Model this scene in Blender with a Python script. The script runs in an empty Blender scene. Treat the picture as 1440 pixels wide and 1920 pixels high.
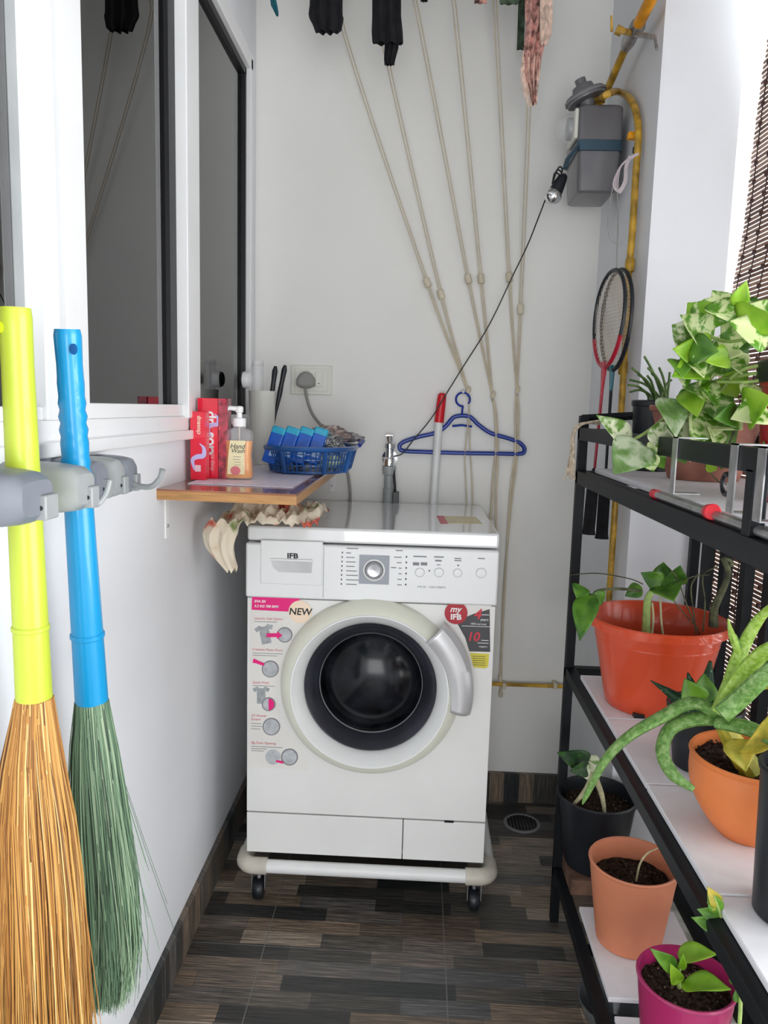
import bpy, bmesh, math, random
from mathutils import Vector, Matrix, noise
random.seed(7)
C = bpy.context.scene
COL = C.collection
PI = math.pi
# ---------------------------------------------------------------- camera
YAW, PITCH, ROLL, FPX, H = .0415, .1335, .0266, 1450.0, 1.25
_f = Vector((-math.sin(YAW)*math.cos(PITCH), math.cos(YAW)*math.cos(PITCH), -math.sin(PITCH)))
_r = Vector((math.cos(YAW), math.sin(YAW), 0)); _u = _r.cross(_f)
RR = _r*math.cos(ROLL)+_u*math.sin(ROLL); UU = -_r*math.sin(ROLL)+_u*math.cos(ROLL)
EYE = Vector((0, 0, H))
def ray(px, py): return _f+RR*((px-720)/FPX)-UU*((py-960)/FPX)
def on(ax, px, py, v):
    d = ray(px, py); t = (v-EYE[ax])/d[ax]; return EYE+d*t
def X_(px, py, v): return on(0, px, py, v)
def Y_(px, py, v): return on(1, px, py, v)
def Z_(px, py, v): return on(2, px, py, v)
cam = bpy.data.cameras.new('camera'); co = bpy.data.objects.new('camera', cam); COL.objects.link(co)
cam.sensor_fit = 'VERTICAL'; cam.sensor_height = 36; cam.lens = FPX/1920*36; cam.clip_start = .02
mw = Matrix((RR, UU, -_f)).transposed().to_4x4(); mw.translation = EYE; co.matrix_world = mw
C.camera = co
# ---------------------------------------------------------------- materials
def nn(nt, t, **kw):
    n = nt.nodes.new(t)
    for k, v in kw.items():
        if k.startswith('i_'):
            n.inputs[k[2:].replace('_', ' ')].default_value = v
        else: setattr(n, k, v)
    return n
def ramp(nt, fac, stops, interp='LINEAR'):
    n = nt.nodes.new('ShaderNodeValToRGB'); n.color_ramp.interpolation = interp
    e = n.color_ramp.elements
    while len(e) < len(stops): e.new(.5)
    for i, (p, c) in enumerate(stops):
        e[i].position = p; e[i].color = (*c, 1)
    nt.links.new(fac, n.inputs[0]); return n.outputs[0]
def base(name):
    m = bpy.data.materials.new(name); m.use_nodes = True
    return m, m.node_tree, m.node_tree.nodes['Principled BSDF']
def M(name, col, rough=.5, metal=0, var=.06, scale=8, bump=0, bscale=40, spec=.5, trans=0, coat=0, sss=0, alpha=1, stretch=None, ior=1.45):
    m, nt, p = base(name)
    tc = nn(nt, 'ShaderNodeTexCoord'); mp = nn(nt, 'ShaderNodeMapping'); nt.links.new(tc.outputs['Object'], mp.inputs[0])
    if stretch: mp.inputs['Scale'].default_value = stretch
    n = nn(nt, 'ShaderNodeTexNoise', i_Scale=scale, i_Detail=4.0); nt.links.new(mp.outputs[0], n.inputs['Vector'])
    c1 = tuple(max(0, c*(1-var*2)) for c in col); c2 = tuple(min(1, c*(1+var*1.5)) for c in col)
    o = ramp(nt, n.outputs['Fac'], [(.3, c1), (.7, c2)]); nt.links.new(o, p.inputs['Base Color'])
    p.inputs['Roughness'].default_value = rough; p.inputs['Metallic'].default_value = metal
    p.inputs['Specular IOR Level'].default_value = spec; p.inputs['Transmission Weight'].default_value = trans
    p.inputs['Coat Weight'].default_value = coat; p.inputs['Alpha'].default_value = alpha; p.inputs['IOR'].default_value = ior
    if sss:
        p.inputs['Subsurface Weight'].default_value = sss; p.inputs['Subsurface Radius'].default_value = (.02, .02, .01); p.inputs['Subsurface Scale'].default_value = .3
    if bump:
        b = nn(nt, 'ShaderNodeTexNoise', i_Scale=bscale, i_Detail=5.0); nt.links.new(mp.outputs[0], b.inputs['Vector'])
        bn = nn(nt, 'ShaderNodeBump', i_Strength=bump, i_Distance=.002); nt.links.new(b.outputs['Fac'], bn.inputs['Height']); nt.links.new(bn.outputs[0], p.inputs['Normal'])
    return m
def Misland(name, stops, rough=.6, sc=0):
    m, nt, p = base(name); g = nn(nt, 'ShaderNodeNewGeometry')
    fac = g.outputs['Random Per Island']
    if sc:
        tc = nn(nt, 'ShaderNodeTexCoord'); n = nn(nt, 'ShaderNodeTexNoise', i_Scale=sc, i_Detail=3.0); nt.links.new(tc.outputs['Object'], n.inputs['Vector'])
        mx = nn(nt, 'ShaderNodeMath', operation='MULTIPLY_ADD'); nt.links.new(n.outputs['Fac'], mx.inputs[0]); mx.inputs[1].default_value = .8
        sb = nn(nt, 'ShaderNodeMath', operation='SUBTRACT'); nt.links.new(fac, sb.inputs[0]); sb.inputs[1].default_value = .4
        nt.links.new(sb.outputs[0], mx.inputs[2]); fac = mx.outputs[0]
    nt.links.new(ramp(nt, fac, stops), p.inputs['Base Color']); p.inputs['Roughness'].default_value = rough
    return m
def Mleaf(name, a, b, thr=.5, sc=45, soft=.06, rough=.4):
    """leaf with blotches of colour b on a; a little light comes through"""
    m, nt, p = base(name); tc = nn(nt, 'ShaderNodeTexCoord'); g = nn(nt, 'ShaderNodeNewGeometry')
    n = nn(nt, 'ShaderNodeTexNoise', noise_dimensions='4D', i_Scale=sc, i_Detail=5.0, i_Distortion=.6); nt.links.new(tc.outputs['Object'], n.inputs['Vector'])
    w = nn(nt, 'ShaderNodeMath', operation='MULTIPLY'); w.inputs[1].default_value = 30; nt.links.new(g.outputs['Random Per Island'], w.inputs[0]); nt.links.new(w.outputs[0], n.inputs['W'])
    o = ramp(nt, n.outputs['Fac'], [(max(0, thr-soft-.12), tuple(c*.7 for c in a)), (thr-soft, a), (thr+soft, b)])
    nt.links.new(o, p.inputs['Base Color']); p.inputs['Roughness'].default_value = rough
    tr = nn(nt, 'ShaderNodeBsdfTranslucent'); nt.links.new(o, tr.inputs[0])
    mx = nn(nt, 'ShaderNodeMixShader'); mx.inputs[0].default_value = .3
    nt.links.new(p.outputs[0], mx.inputs[1]); nt.links.new(tr.outputs[0], mx.inputs[2]); nt.links.new(mx.outputs[0], nt.nodes['Material Output'].inputs[0])
    return m
def Mfloor(vert=False):
    m, nt, p = base('floor_tile_skirting' if vert else 'floor_tile'); tc = nn(nt, 'ShaderNodeTexCoord')
    mp = nn(nt, 'ShaderNodeMapping'); nt.links.new(tc.outputs['Object'], mp.inputs[0])
    if vert:
        sp_ = nn(nt, 'ShaderNodeSeparateXYZ'); cb_ = nn(nt, 'ShaderNodeCombineXYZ'); ad_ = nn(nt, 'ShaderNodeMath', operation='ADD')
        nt.links.new(tc.outputs['Object'], sp_.inputs[0]); nt.links.new(sp_.outputs['X'], ad_.inputs[0]); nt.links.new(sp_.outputs['Y'], ad_.inputs[1])
        nt.links.new(sp_.outputs['Z'], cb_.inputs['X']); nt.links.new(ad_.outputs[0], cb_.inputs['Y']); nt.links.new(cb_.outputs[0], mp.inputs[0])
    br = nn(nt, 'ShaderNodeTexBrick', i_Scale=1.0); br.offset = .37; br.offset_frequency = 2; br.squash = 1.45; br.squash_frequency = 3
    br.inputs['Color1'].default_value = (0, 0, 0, 1); br.inputs['Color2'].default_value = (1, 1, 1, 1); br.inputs['Mortar'].default_value = (.4, .4, .4, 1)
    br.inputs['Mortar Size'].default_value = .0004; br.inputs['Brick Width'].default_value = .19; br.inputs['Row Height'].default_value = .047
    nt.links.new(mp.outputs[0], br.inputs['Vector'])
    m2 = nn(nt, 'ShaderNodeMapping'); m2.inputs['Scale'].default_value = (3, 90, 1); nt.links.new(mp.outputs[0], m2.inputs[0])
    n = nn(nt, 'ShaderNodeTexNoise', i_Scale=3.0, i_Detail=7.0, i_Roughness=.7); nt.links.new(m2.outputs[0], n.inputs['Vector'])
    n2 = nn(nt, 'ShaderNodeTexNoise', i_Scale=4.0, i_Detail=2.0); nt.links.new(mp.outputs[0], n2.inputs['Vector'])
    c1 = ramp(nt, br.outputs['Color'], [(0, (.016, .020, .022)), (.25, (.095, .085, .072)), (.42, (.024, .026, .027)), (.6, (.17, .128, .092)), (.78, (.075, .077, .08)), (1, (.28, .225, .17))])
    g = ramp(nt, n.outputs['Fac'], [(.32, (.28, .30, .33)), (.5, (1, 1, 1)), (.66, (2.6, 2.4, 2.2))])
    mu = nn(nt, 'ShaderNodeMix', data_type='RGBA', blend_type='MULTIPLY'); mu.inputs[0].default_value = 1
    nt.links.new(c1, mu.inputs[6]); nt.links.new(g, mu.inputs[7])
    g2 = nn(nt, 'ShaderNodeTexBrick', i_Scale=1.0); g2.offset = 0
    g2.inputs['Color1'].default_value = (0, 0, 0, 1); g2.inputs['Color2'].default_value = (0, 0, 0, 1); g2.inputs['Mortar'].default_value = (1, 1, 1, 1)
    g2.inputs['Mortar Size'].default_value = .0011; g2.inputs['Brick Width'].default_value = .42; g2.inputs['Row Height'].default_value = .42
    m3 = nn(nt, 'ShaderNodeMapping'); m3.inputs['Location'].default_value = (.32, .04, 0) if not vert else (.1, .3, 0)
    nt.links.new(mp.outputs[0], m3.inputs[0]); nt.links.new(m3.outputs[0], g2.inputs['Vector'])
    mx = nn(nt, 'ShaderNodeMix', data_type='RGBA'); nt.links.new(g2.outputs['Color'], mx.inputs[0]); nt.links.new(mu.outputs[2], mx.inputs[6]); mx.inputs[7].default_value = (.17, .165, .15, 1)
    nt.links.new(mx.outputs[2], p.inputs['Base Color'])
    r = ramp(nt, n.outputs['Fac'], [(.3, (.3, .3, .3)), (.7, (.5, .5, .5))]); nt.links.new(r, p.inputs['Roughness'])
    bn = nn(nt, 'ShaderNodeBump', i_Strength=.25, i_Distance=.001); nt.links.new(n.outputs['Fac'], bn.inputs['Height']); nt.links.new(bn.outputs[0], p.inputs['Normal'])
    return m
def Mglass(name, tint=(.9, .95, .95), rough=0, fac=.12):
    """thin clear sheet: mostly transparent with a fresnel gloss"""
    m = bpy.data.materials.new(name); m.use_nodes = True; nt = m.node_tree; nt.nodes.remove(nt.nodes['Principled BSDF'])
    t = nn(nt, 'ShaderNodeBsdfTransparent'); t.inputs[0].default_value = (*tint, 1)
    g = nn(nt, 'ShaderNodeBsdfGlossy', i_Roughness=rough)
    fr = nn(nt, 'ShaderNodeFresnel', i_IOR=1.5); ad = nn(nt, 'ShaderNodeMath', operation='ADD'); ad.inputs[1].default_value = fac
    nt.links.new(fr.outputs[0], ad.inputs[0]); mx = nn(nt, 'ShaderNodeMixShader'); nt.links.new(ad.outputs[0], mx.inputs[0])
    nt.links.new(t.outputs[0], mx.inputs[1]); nt.links.new(g.outputs[0], mx.inputs[2]); nt.links.new(mx.outputs[0], nt.nodes['Material Output'].inputs[0])
    return m
m_wall = M('painted_wall', (.79, .80, .825), .75, var=.015, scale=3, bump=.15, bscale=60)
m_wallb = M('painted_back_wall', (.83, .82, .785), .7, var=.02, scale=2, bump=.15, bscale=60)
m_ceil = M('painted_ceiling', (.34, .34, .33), .9, var=.02)
m_frame = M('white_window_frame', (.82, .82, .82), .3, var=.01, coat=.2)
m_seal = M('black_rubber', (.012, .012, .014), .45, var=.1)
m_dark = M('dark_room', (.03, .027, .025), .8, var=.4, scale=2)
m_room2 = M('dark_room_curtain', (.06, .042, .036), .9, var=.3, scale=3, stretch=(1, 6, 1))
m_glass = Mglass('window_glass', (.5, .5, .5), 0, .10)
m_washer = M('white_enamel', (.80, .80, .775), .28, var=.012, coat=.3)
m_washer2 = M('white_plastic', (.83, .84, .84), .35, var=.01)
m_ring = M('cream_plastic', (.76, .765, .655), .32, var=.015)
m_ring2 = M('glossy_white_plastic', (.80, .81, .80), .2, var=.01, coat=.4)
m_bglass = M('dark_door_glass', (.006, .007, .010), .16, var=.5, scale=20, spec=.35)
m_bglass2 = M('smoked_door_rim', (.028, .030, .040), .3, var=.2, spec=.4)
m_silver = M('silver_plastic', (.55, .55, .57), .28, metal=.75, var=.05)
m_handle = M('satin_silver_plastic', (.66, .66, .67), .3, metal=.45, var=.04)
m_chrome = M('chrome', (.75, .75, .76), .12, metal=1, var=.05)
m_steel = M('brushed_steel', (.42, .42, .42), .4, metal=.8, var=.15, scale=30)
m_black = M('black_painted_metal', (.007, .009, .011), .45, var=.15, scale=20, bump=.1, spec=.22)
m_blackp = M('black_plastic', (.010, .0125, .017), .38, var=.2)
m_blackc = M('black_cloth', (.008, .008, .01), .95, var=.3, scale=40, bump=.6)
m_grey = M('grey_plastic', (.19, .205, .235), .42, var=.07)
m_grey2 = M('light_grey_plastic', (.31, .325, .325), .4, var=.07)
m_gpanel = M('grey_dial_panel', (.33, .35, .39), .4, var=.03)
m_yel = M('lime_yellow_plastic', (.50, .60, .045), .38, var=.05, scale=4, coat=.2, sss=.1)
m_blue = M('sky_blue_plastic', (.002, .30, .62), .33, var=.05, scale=4, coat=.3)
m_dblue = M('royal_blue_plastic', (.005, .035, .30), .35, var=.06)
m_bask = M('translucent_blue_plastic', (.01, .075, .26), .3, var=.15, scale=14, coat=.4)
m_red = M('red_plastic', (.62, .008, .02), .35, var=.05)
m_redbox = M('glossy_red_carton', (.78, .005, .035), .25, var=.05, coat=.4)
m_redbox2 = M('dark_red_foil_carton', (.42, .03, .06), .25, var=.5, scale=60, coat=.4)
m_white = M('plain_white', (.85, .85, .85), .5, var=.01)
m_lilac = M('lilac_print', (.55, .48, .80), .4, var=.05)
m_pink = M('magenta_print', (.80, .01, .20), .4, var=.03)
m_cream = M('cream_print', (.90, .72, .55), .45, var=.02)
m_stick = M('clear_white_sticker', (.78, .76, .72), .3, var=.03)
m_pgrey = M('grey_print', (.36, .38, .39), .5, var=.12, scale=80)
m_dgrey = M('charcoal_print', (.05, .05, .055), .35, var=.1)
m_mgrey = M('mid_grey_print', (.22, .22, .23), .5, var=.05)
m_rtext = M('red_print', (.60, .04, .06), .5, var=.03)
m_lred = M('faded_red_print', (.68, .18, .20), .5, var=.05)
m_crim = M('crimson_print', (.42, .004, .02), .35, var=.03)
m_yprint = M('yellow_print', (.68, .60, .06), .45, var=.03)
m_ink = M('black_ink', (.01, .01, .012), .5, var=.05)
m_pvc = M('white_pvc_pipe', (.78, .78, .77), .35, var=.03)
m_pvc2 = M('yellowed_pvc_elbow', (.60, .56, .48), .4, var=.08, scale=20)
m_tan = M('beige_cord', (.62, .54, .40), .7, var=.05, scale=20)
m_tan2 = M('beige_plastic', (.66, .59, .45), .5, var=.1)
m_rope = M('cream_rope', (.60, .50, .38), .9, var=.2, scale=120, bump=.5)
m_gas = M('yellow_painted_pipe', (.52, .30, .03), .4, var=.3, scale=30, bump=.2)
m_gas2 = M('orange_painted_pipe', (.80, .33, .01), .4, var=.15, scale=20)
m_meter = M('grey_meter_casing', (.15, .145, .155), .35, var=.06, coat=.2)
m_mblue = M('blue_grey_steel', (.05, .095, .13), .35, metal=.4, var=.1)
m_clear = Mglass('clear_plastic', (.95, .955, .955), .12, .0)
def Mhaze(name, f=.2, col=(.9, .9, .92)):
    m = bpy.data.materials.new(name); m.use_nodes = True; nt = m.node_tree; p = nt.nodes['Principled BSDF']
    n = nn(nt, 'ShaderNodeTexNoise', i_Scale=60.0); o = ramp(nt, n.outputs['Fac'], [(.3, tuple(c*.96 for c in col)), (.7, col)]); nt.links.new(o, p.inputs['Base Color']); p.inputs['Roughness'].default_value = .2
    t = nn(nt, 'ShaderNodeBsdfTransparent'); mx = nn(nt, 'ShaderNodeMixShader'); mx.inputs[0].default_value = f
    nt.links.new(t.outputs[0], mx.inputs[1]); nt.links.new(p.outputs[0], mx.inputs[2]); nt.links.new(mx.outputs[0], nt.nodes['Material Output'].inputs[0]); return m
m_haze = Mhaze('hazy_clear_plastic', .16)
m_foil = Mglass('crinkled_clear_film', (.86, .86, .86), .15, .28)
m_wood = M('wood_laminate', (.30, .115, .055), .22, var=.12, scale=6, stretch=(1, 12, 1), coat=.5)
m_woode = M('wood_edge_band', (.46, .235, .085), .4, var=.15, scale=10, stretch=(2, 2, 60))
m_board = M('whitewashed_board', (.80, .79, .82), .6, var=.035, scale=14, bump=.1)
m_brick = M('old_wood_block', (.14, .075, .05), .8, var=.25, scale=25, bump=.6)
m_terra = M('terracotta_plastic', (.66, .235, .125), .5, var=.05, bump=.1)
m_terra2 = M('orange_terracotta', (.78, .22, .06), .5, var=.07, scale=6)
m_terra3 = M('clay_bowl', (.36, .15, .11), .8, var=.22, scale=14, bump=.6)
m_bigpot = M('red_orange_plastic', (.68, .075, .022), .3, var=.05, coat=.3)
m_mag = M('magenta_plastic', (.40, .022, .12), .35, var=.05, coat=.1)
m_maroon = M('deep_red_plastic', (.40, .004, .025), .3, var=.08, coat=.3)
m_soil = M('potting_soil', (.028, .018, .013), 1, var=.95, scale=160, bump=1.5, bscale=220, spec=.1)
m_stem = M('green_stem', (.30, .42, .12), .5, var=.15, scale=60)
m_stemp = M('pale_stem', (.50, .47, .28), .6, var=.15, scale=60)
m_stemd = M('woody_stem', (.10, .105, .05), .7, var=.35, scale=50, bump=.5)
m_leafg = Mleaf('green_leaf', (.055, .17, .015), (.16, .36, .03), .52, 25, .1)
m_leafl = Mleaf('lime_leaf', (.20, .44, .015), (.38, .62, .05), .5, 20, .12)
m_leafv = Mleaf('variegated_leaf', (.13, .34, .02), (.68, .76, .38), .49, 55, .035)
m_leafw = Mleaf('cream_edged_leaf', (.16, .32, .05), (.74, .77, .54), .46, 45, .04)
m_leafd = Mleaf('dark_leaf', (.02, .075, .02), (.07, .19, .03), .55, 30, .08)
m_aloe = Mleaf('aloe_leaf', (.16, .33, .07), (.42, .57, .24), .60, 130, .14, .5)
m_aloel = Mleaf('bright_aloe_leaf', (.34, .54, .06), (.58, .72, .24), .60, 130, .14, .5)
m_aloey = Mleaf('yellowing_leaf', (.34, .33, .03), (.60, .48, .06), .5, 50, .1, .5)
m_haw = Mleaf('haworthia_leaf', (.02, .09, .035), (.45, .55, .40), .66, 180, .03, .5)
m_orange = M('amber_liquid_soap', (.86, .33, .02), .15, var=.05, coat=.5, sss=.3)
m_label = M('pale_yellow_label', (.82, .74, .45), .5, var=.04)
m_bluep = M('blue_soap_wrapper', (.005, .10, .52), .22, var=.15, scale=30, coat=.5)
m_cyan = M('teal_soap_wrapper', (.02, .36, .55), .22, var=.1, scale=30, coat=.5)
m_bamboo = Misland('bamboo_slats', [(0, (.20, .12, .09)), (.5, (.32, .21, .16)), (1, (.46, .33, .26))], .7)
_nt = m_bamboo.node_tree; _t = nn(_nt, 'ShaderNodeBsdfTranslucent'); _mx = nn(_nt, 'ShaderNodeMixShader'); _mx.inputs[0].default_value = .35
_nt.links.new(_nt.nodes['Principled BSDF'].inputs['Base Color'].links[0].from_socket, _t.inputs[0]); _nt.links.new(_nt.nodes['Principled BSDF'].outputs[0], _mx.inputs[1]); _nt.links.new(_t.outputs[0], _mx.inputs[2]); _nt.links.new(_mx.outputs[0], _nt.nodes['Material Output'].inputs[0])
m_bristle = Misland('golden_grass', [(0, (.10, .035, .008)), (.22, (.30, .12, .02)), (.6, (.52, .25, .05)), (.85, (.62, .36, .10)), (1, (.76, .52, .22))], .55)
m_bristleg = Misland('green_grass', [(0, (.025, .05, .03)), (.3, (.08, .16, .085)), (.7, (.19, .31, .18)), (1, (.38, .48, .31))], .55)
m_pinkc = M('faded_pink_cloth', (.52, .27, .23), .95, var=.45, scale=60, bump=.8)
m_pinkl = M('pale_pink_cloth', (.74, .55, .45), .95, var=.2, scale=60, bump=.8)
m_greenc = M('dark_green_cloth', (.06, .09, .055), .95, var=.3, scale=60, bump=.5)
m_teal = M('teal_cloth', (.01, .10, .13), .9, var=.2)
m_conc = M('pale_concrete', (.50, .48, .42), .9, var=.15, scale=30, bump=.6)
m_wire = M('black_wire', (.01, .01, .01), .5)
m_lwire = M('grey_cable', (.26, .26, .24), .5)
m_ip = M('ivory_plastic', (.72, .71, .64), .35, var=.02)
m_rkred = M('red_lacquer', (.40, .01, .03), .25, var=.1, coat=.5)
m_rkteal = M('teal_lacquer', (.01, .16, .22), .25, var=.1, coat=.5)
m_string = M('racket_string', (.62, .55, .45), .6, var=.1)
m_floor = Mfloor(); m_skirt = Mfloor(True)
def Mprint():
    m, nt, p = base('floral_cloth'); tc = nn(nt, 'ShaderNodeTexCoord')
    n = nn(nt, 'ShaderNodeTexNoise', i_Scale=16.0, i_Detail=2.0); nt.links.new(tc.outputs['Object'], n.inputs['Vector'])
    o = ramp(nt, n.outputs['Fac'], [(.30, (.16, .22, .06)), (.38, (.72, .64, .50)), (.5, (.78, .70, .56)), (.6, (.72, .62, .48)), (.66, (.62, .13, .09))])
    nt.links.new(o, p.inputs['Base Color']); p.inputs['Roughness'].default_value = .95; return m
m_floral = Mprint()
def Mstringy(): return m_string
# ---------------------------------------------------------------- mesh builder
OFF = {}
class MB:
    def __init__(s): s.bm = bmesh.new()
    def _v(s, p): return s.bm.verts.new(p)
    def box(s, x0, x1, y0, y1, z0, z1, mat=None):
        vs = [Vector((x, y, z)) for z in (z0, z1) for y in (y0, y1) for x in (x0, x1)]
        if mat: vs = [mat@v for v in vs]
        v = [s._v(p) for p in vs]
        for f in ((0, 2, 3, 1), (4, 5, 7, 6), (0, 1, 5, 4), (2, 6, 7, 3), (0, 4, 6, 2), (1, 3, 7, 5)): s.bm.faces.new([v[i] for i in f])
        return s
    def grid(s, rows, closed=False):
        vv = [[s._v(p) for p in r] for r in rows]
        for a, b in zip(vv, vv[1:]):
            n = len(a)
            for i in range(n if closed else n-1):
                j = (i+1) % n
                try: s.bm.faces.new((a[i], a[j], b[j], b[i]))
                except ValueError: pass
        return vv
    def lathe(s, prof, c=(0, 0, 0), axis='Z', n=40, cap0=False, cap1=False, ex=1):
        rows = []
        for r, h in prof:
            row = []
            for k in range(n):
                a = 2*PI*k/n; u, v = r*math.cos(a)*ex, r*math.sin(a)
                p = (u, v, h) if axis == 'Z' else ((u, h, v) if axis == 'Y' else (h, u, v))
                row.append(Vector(c)+Vector(p))
            rows.append(row)
        vv = s.grid(rows, True)
        if cap0: s.bm.faces.new(vv[0][::-1])
        if cap1: s.bm.faces.new(vv[-1])
        return s
    def tube(s, pts, r, n=8, flat=1, cap=True, up=None):
        pts = [Vector(p) for p in pts]; N = len(pts)
        rr = r if isinstance(r, (list, tuple)) else [r]*N
        rows = []; u = None
        for i, p in enumerate(pts):
            t = (pts[min(i+1, N-1)]-pts[max(i-1, 0)])
            t = t.normalized() if t.length > 1e-9 else Vector((0, 0, 1))
            if u is None:
                ref = Vector(up) if up else (Vector((0, 0, 1)) if abs(t.z) < .9 else Vector((1, 0, 0)))
                u = (ref-t*ref.dot(t)).normalized()
            else:
                u = u-t*u.dot(t)
                u = u.normalized() if u.length > 1e-6 else Vector((1, 0, 0))
            w = t.cross(u)
            rows.append([p+(u*math.cos(2*PI*k/n)*flat+w*math.sin(2*PI*k/n))*rr[i] for k in range(n)])
        vv = s.grid(rows, True)
        if cap:
            try: s.bm.faces.new(vv[0][::-1]); s.bm.faces.new(vv[-1])
            except ValueError: pass
        return s
    def prism(s, poly, d0, d1, axis='Y'):
        def P(a, b, d): return (a, d, b) if axis == 'Y' else ((a, b, d) if axis == 'Z' else (d, a, b))
        A = [s._v(P(a, b, d0)) for a, b in poly]; B = [s._v(P(a, b, d1)) for a, b in poly]; n = len(poly)
        for i in range(n): s.bm.faces.new((A[i], A[(i+1) % n], B[(i+1) % n], B[i]))
        s.bm.faces.new(A[::-1]); s.bm.faces.new(B); return s
    def leaf(s, b, t, w, nrm=(0, -1, .3), bend=.22, fold=.30, heart=.35, n=14):
        b, t = Vector(b), Vector(t); d = t-b; L = d.length; d.normalize()
        nv = Vector(nrm); nv = (nv-d*nv.dot(d)).normalized(); sd = d.cross(nv)
        rows = []
        for i in range(n+1):
            q = i/n; ww = w*.56*((math.sin(PI*q**.68)**.95*(1-.10*q)) if 0 < q < 1 else .03)
            c = b+d*L*q-nv*(bend*L*(q*q-q*.6))
            rows.append([c+sd*ww*k+nv*(fold*ww*abs(k)**1.3)+nv*(.02*L*math.sin(q*9+k*3)*abs(k)) for k in (-1, -.66, -.33, 0, .33, .66, 1)])
        s.grid(rows); return s
    def build(s, name, mat, parent=None, smooth=True, bevel=0, angle=35, solid=0, sub=0):
        bmesh.ops.recalc_face_normals(s.bm, faces=s.bm.faces) if not solid else None
        off = OFF.get(parent.name, Vector()) if parent else Vector()
        me = bpy.data.meshes.new(name)
        if off.length: bmesh.ops.translate(s.bm, verts=s.bm.verts, vec=-off)
        s.bm.to_mesh(me); s.bm.free(); me.materials.append(mat)
        o = bpy.data.objects.new(name, me); COL.objects.link(o)
        if parent: o.parent = parent; OFF[o.name] = off
        if smooth:
            me.polygons.foreach_set('use_smooth', [True]*len(me.polygons)); me.set_sharp_from_angle(angle=math.radians(angle))
        if solid: q = o.modifiers.new('s', 'SOLIDIFY'); q.thickness = solid
        if bevel: q = o.modifiers.new('b', 'BEVEL'); q.width = bevel; q.segments = 2; q.limit_method = 'ANGLE'
        if sub: q = o.modifiers.new('u', 'SUBSURF'); q.levels = sub; q.render_levels = sub
        return o
def tag(o, label, cat, group=None):
    o['label'] = label; o['category'] = cat
    if group: o['group'] = group
    return o
def root(name, loc, label, cat, group=None):
    o = bpy.data.objects.new(name, None); COL.objects.link(o); o.location = loc; o.empty_display_size = .05
    OFF[o.name] = Vector(loc); return tag(o, label, cat, group)
def struct(o): o['kind'] = 'structure'; return o
def text(s, p, size, mat, parent, name='lettering', ax=((1, 0, 0), (0, 0, 1)), align='CENTER', bold=0, shear=0, ext=.0003, sx=1):
    cu = bpy.data.curves.new('t', 'FONT'); cu.body = s; cu.size = size; cu.align_x = align; cu.align_y = 'CENTER'; cu.extrude = ext; cu.offset = bold; cu.shear = shear
    tmp = bpy.data.objects.new('t', cu); COL.objects.link(tmp)
    dg = bpy.context.evaluated_depsgraph_get(); me = bpy.data.meshes.new_from_object(tmp.evaluated_get(dg))
    bpy.data.objects.remove(tmp); bpy.data.curves.remove(cu)
    X = Vector(ax[0]).normalized(); Yv = Vector(ax[1]).normalized(); Zv = X.cross(Yv)
    mm = Matrix((X*sx, Yv, Zv)).transposed().to_4x4(); mm.translation = Vector(p)-OFF.get(parent.name, Vector())
    me.transform(mm); me.materials.clear(); me.materials.append(mat); me.name = name
    o = bpy.data.objects.new(name, me); COL.objects.link(o); o.parent = parent; OFF[o.name] = OFF.get(parent.name, Vector()); return o
def spline(pts, k=6):
    pts = [Vector(p) for p in pts]; out = []
    P = [pts[0]*2-pts[1]]+pts+[pts[-1]*2-pts[-2]]
    for i in range(1, len(P)-2):
        for j in range(k):
            t = j/k; a, b, c, d = P[i-1], P[i], P[i+1], P[i+2]
            out.append(.5*((2*b)+(-a+c)*t+(2*a-5*b+4*c-d)*t*t+(-a+3*b-3*c+d)*t**3))
    out.append(pts[-1]); return out
def lerp(vals, n):
    out = []
    for i in range(n):
        t = i/(n-1)*(len(vals)-1); j = min(int(t), len(vals)-2); out.append(vals[j]+(vals[j+1]-vals[j])*(t-j))
    return out
def circ(cx, cz, r, n=32, ex=1): return [(cx+r*ex*math.cos(2*PI*k/n), cz+r*math.sin(2*PI*k/n)) for k in range(n)]
# ================================================================ SETTING
XL, YB, XR = -.505, 2.38, .512
ZS = 1.185   # bottom of window
ZT = 2.20
o = struct(MB().box(-.9, 1.2, -1.2, YB+.1, -.1, 0).build('floor', m_floor, smooth=False))
b = MB(); b.box(XL-.12, XL, -1.2, YB+.1, 0, ZS); b.box(XL-.12, XL, -1.2, YB+.1, ZT, 2.6); b.box(XL-.12, XL, 2.285, YB+.1, ZS, ZT)
struct(b.build('wall_left', m_wall, smooth=False))
struct(MB().box(XL-.12, 1.0, YB, YB+.1, 0, 2.6).build('wall_back', m_wallb, smooth=False))
b = MB(); b.box(XR, .69, 1.855, YB, 0, 2.6)
struct(b.build('wall_right', m_wall, smooth=False))
struct(MB().box(XL-.12, 1.25, -1.9, YB+.1, 2.6, 2.7).build('ceiling', m_ceil, smooth=False))  # unseen; extended outward and darkened to dim the top of the back wall
struct(MB().box(.70, .82, -1.2, 1.855, 2.2, 2.6).build('trim_added_lintel', m_wall, smooth=False))  # unseen lintel, added to block high light from the right opening
struct(MB().box(XL-.12, .82, -1.3, -1.2, 2.0, 2.6).build('trim_added_header', m_wall, smooth=False))  # header behind the camera, added to keep light off the upper wall
struct(MB().box(.35, XR, 1.95, YB, 2.42, 2.6).build('trim_1', m_wall, smooth=False))
struct(MB().box(.57, .8, -1.2, 1.855, 0, .09).build('trim_2', m_conc, smooth=False))
struct(MB().box(XL, XL+.013, -1.2, YB, 0, .098).build('baseboard_left', m_skirt, smooth=False))
struct(MB().box(XL+.013, XR, YB-.013, YB, 0, .098).build('baseboard_back', m_skirt, smooth=False))
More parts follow.
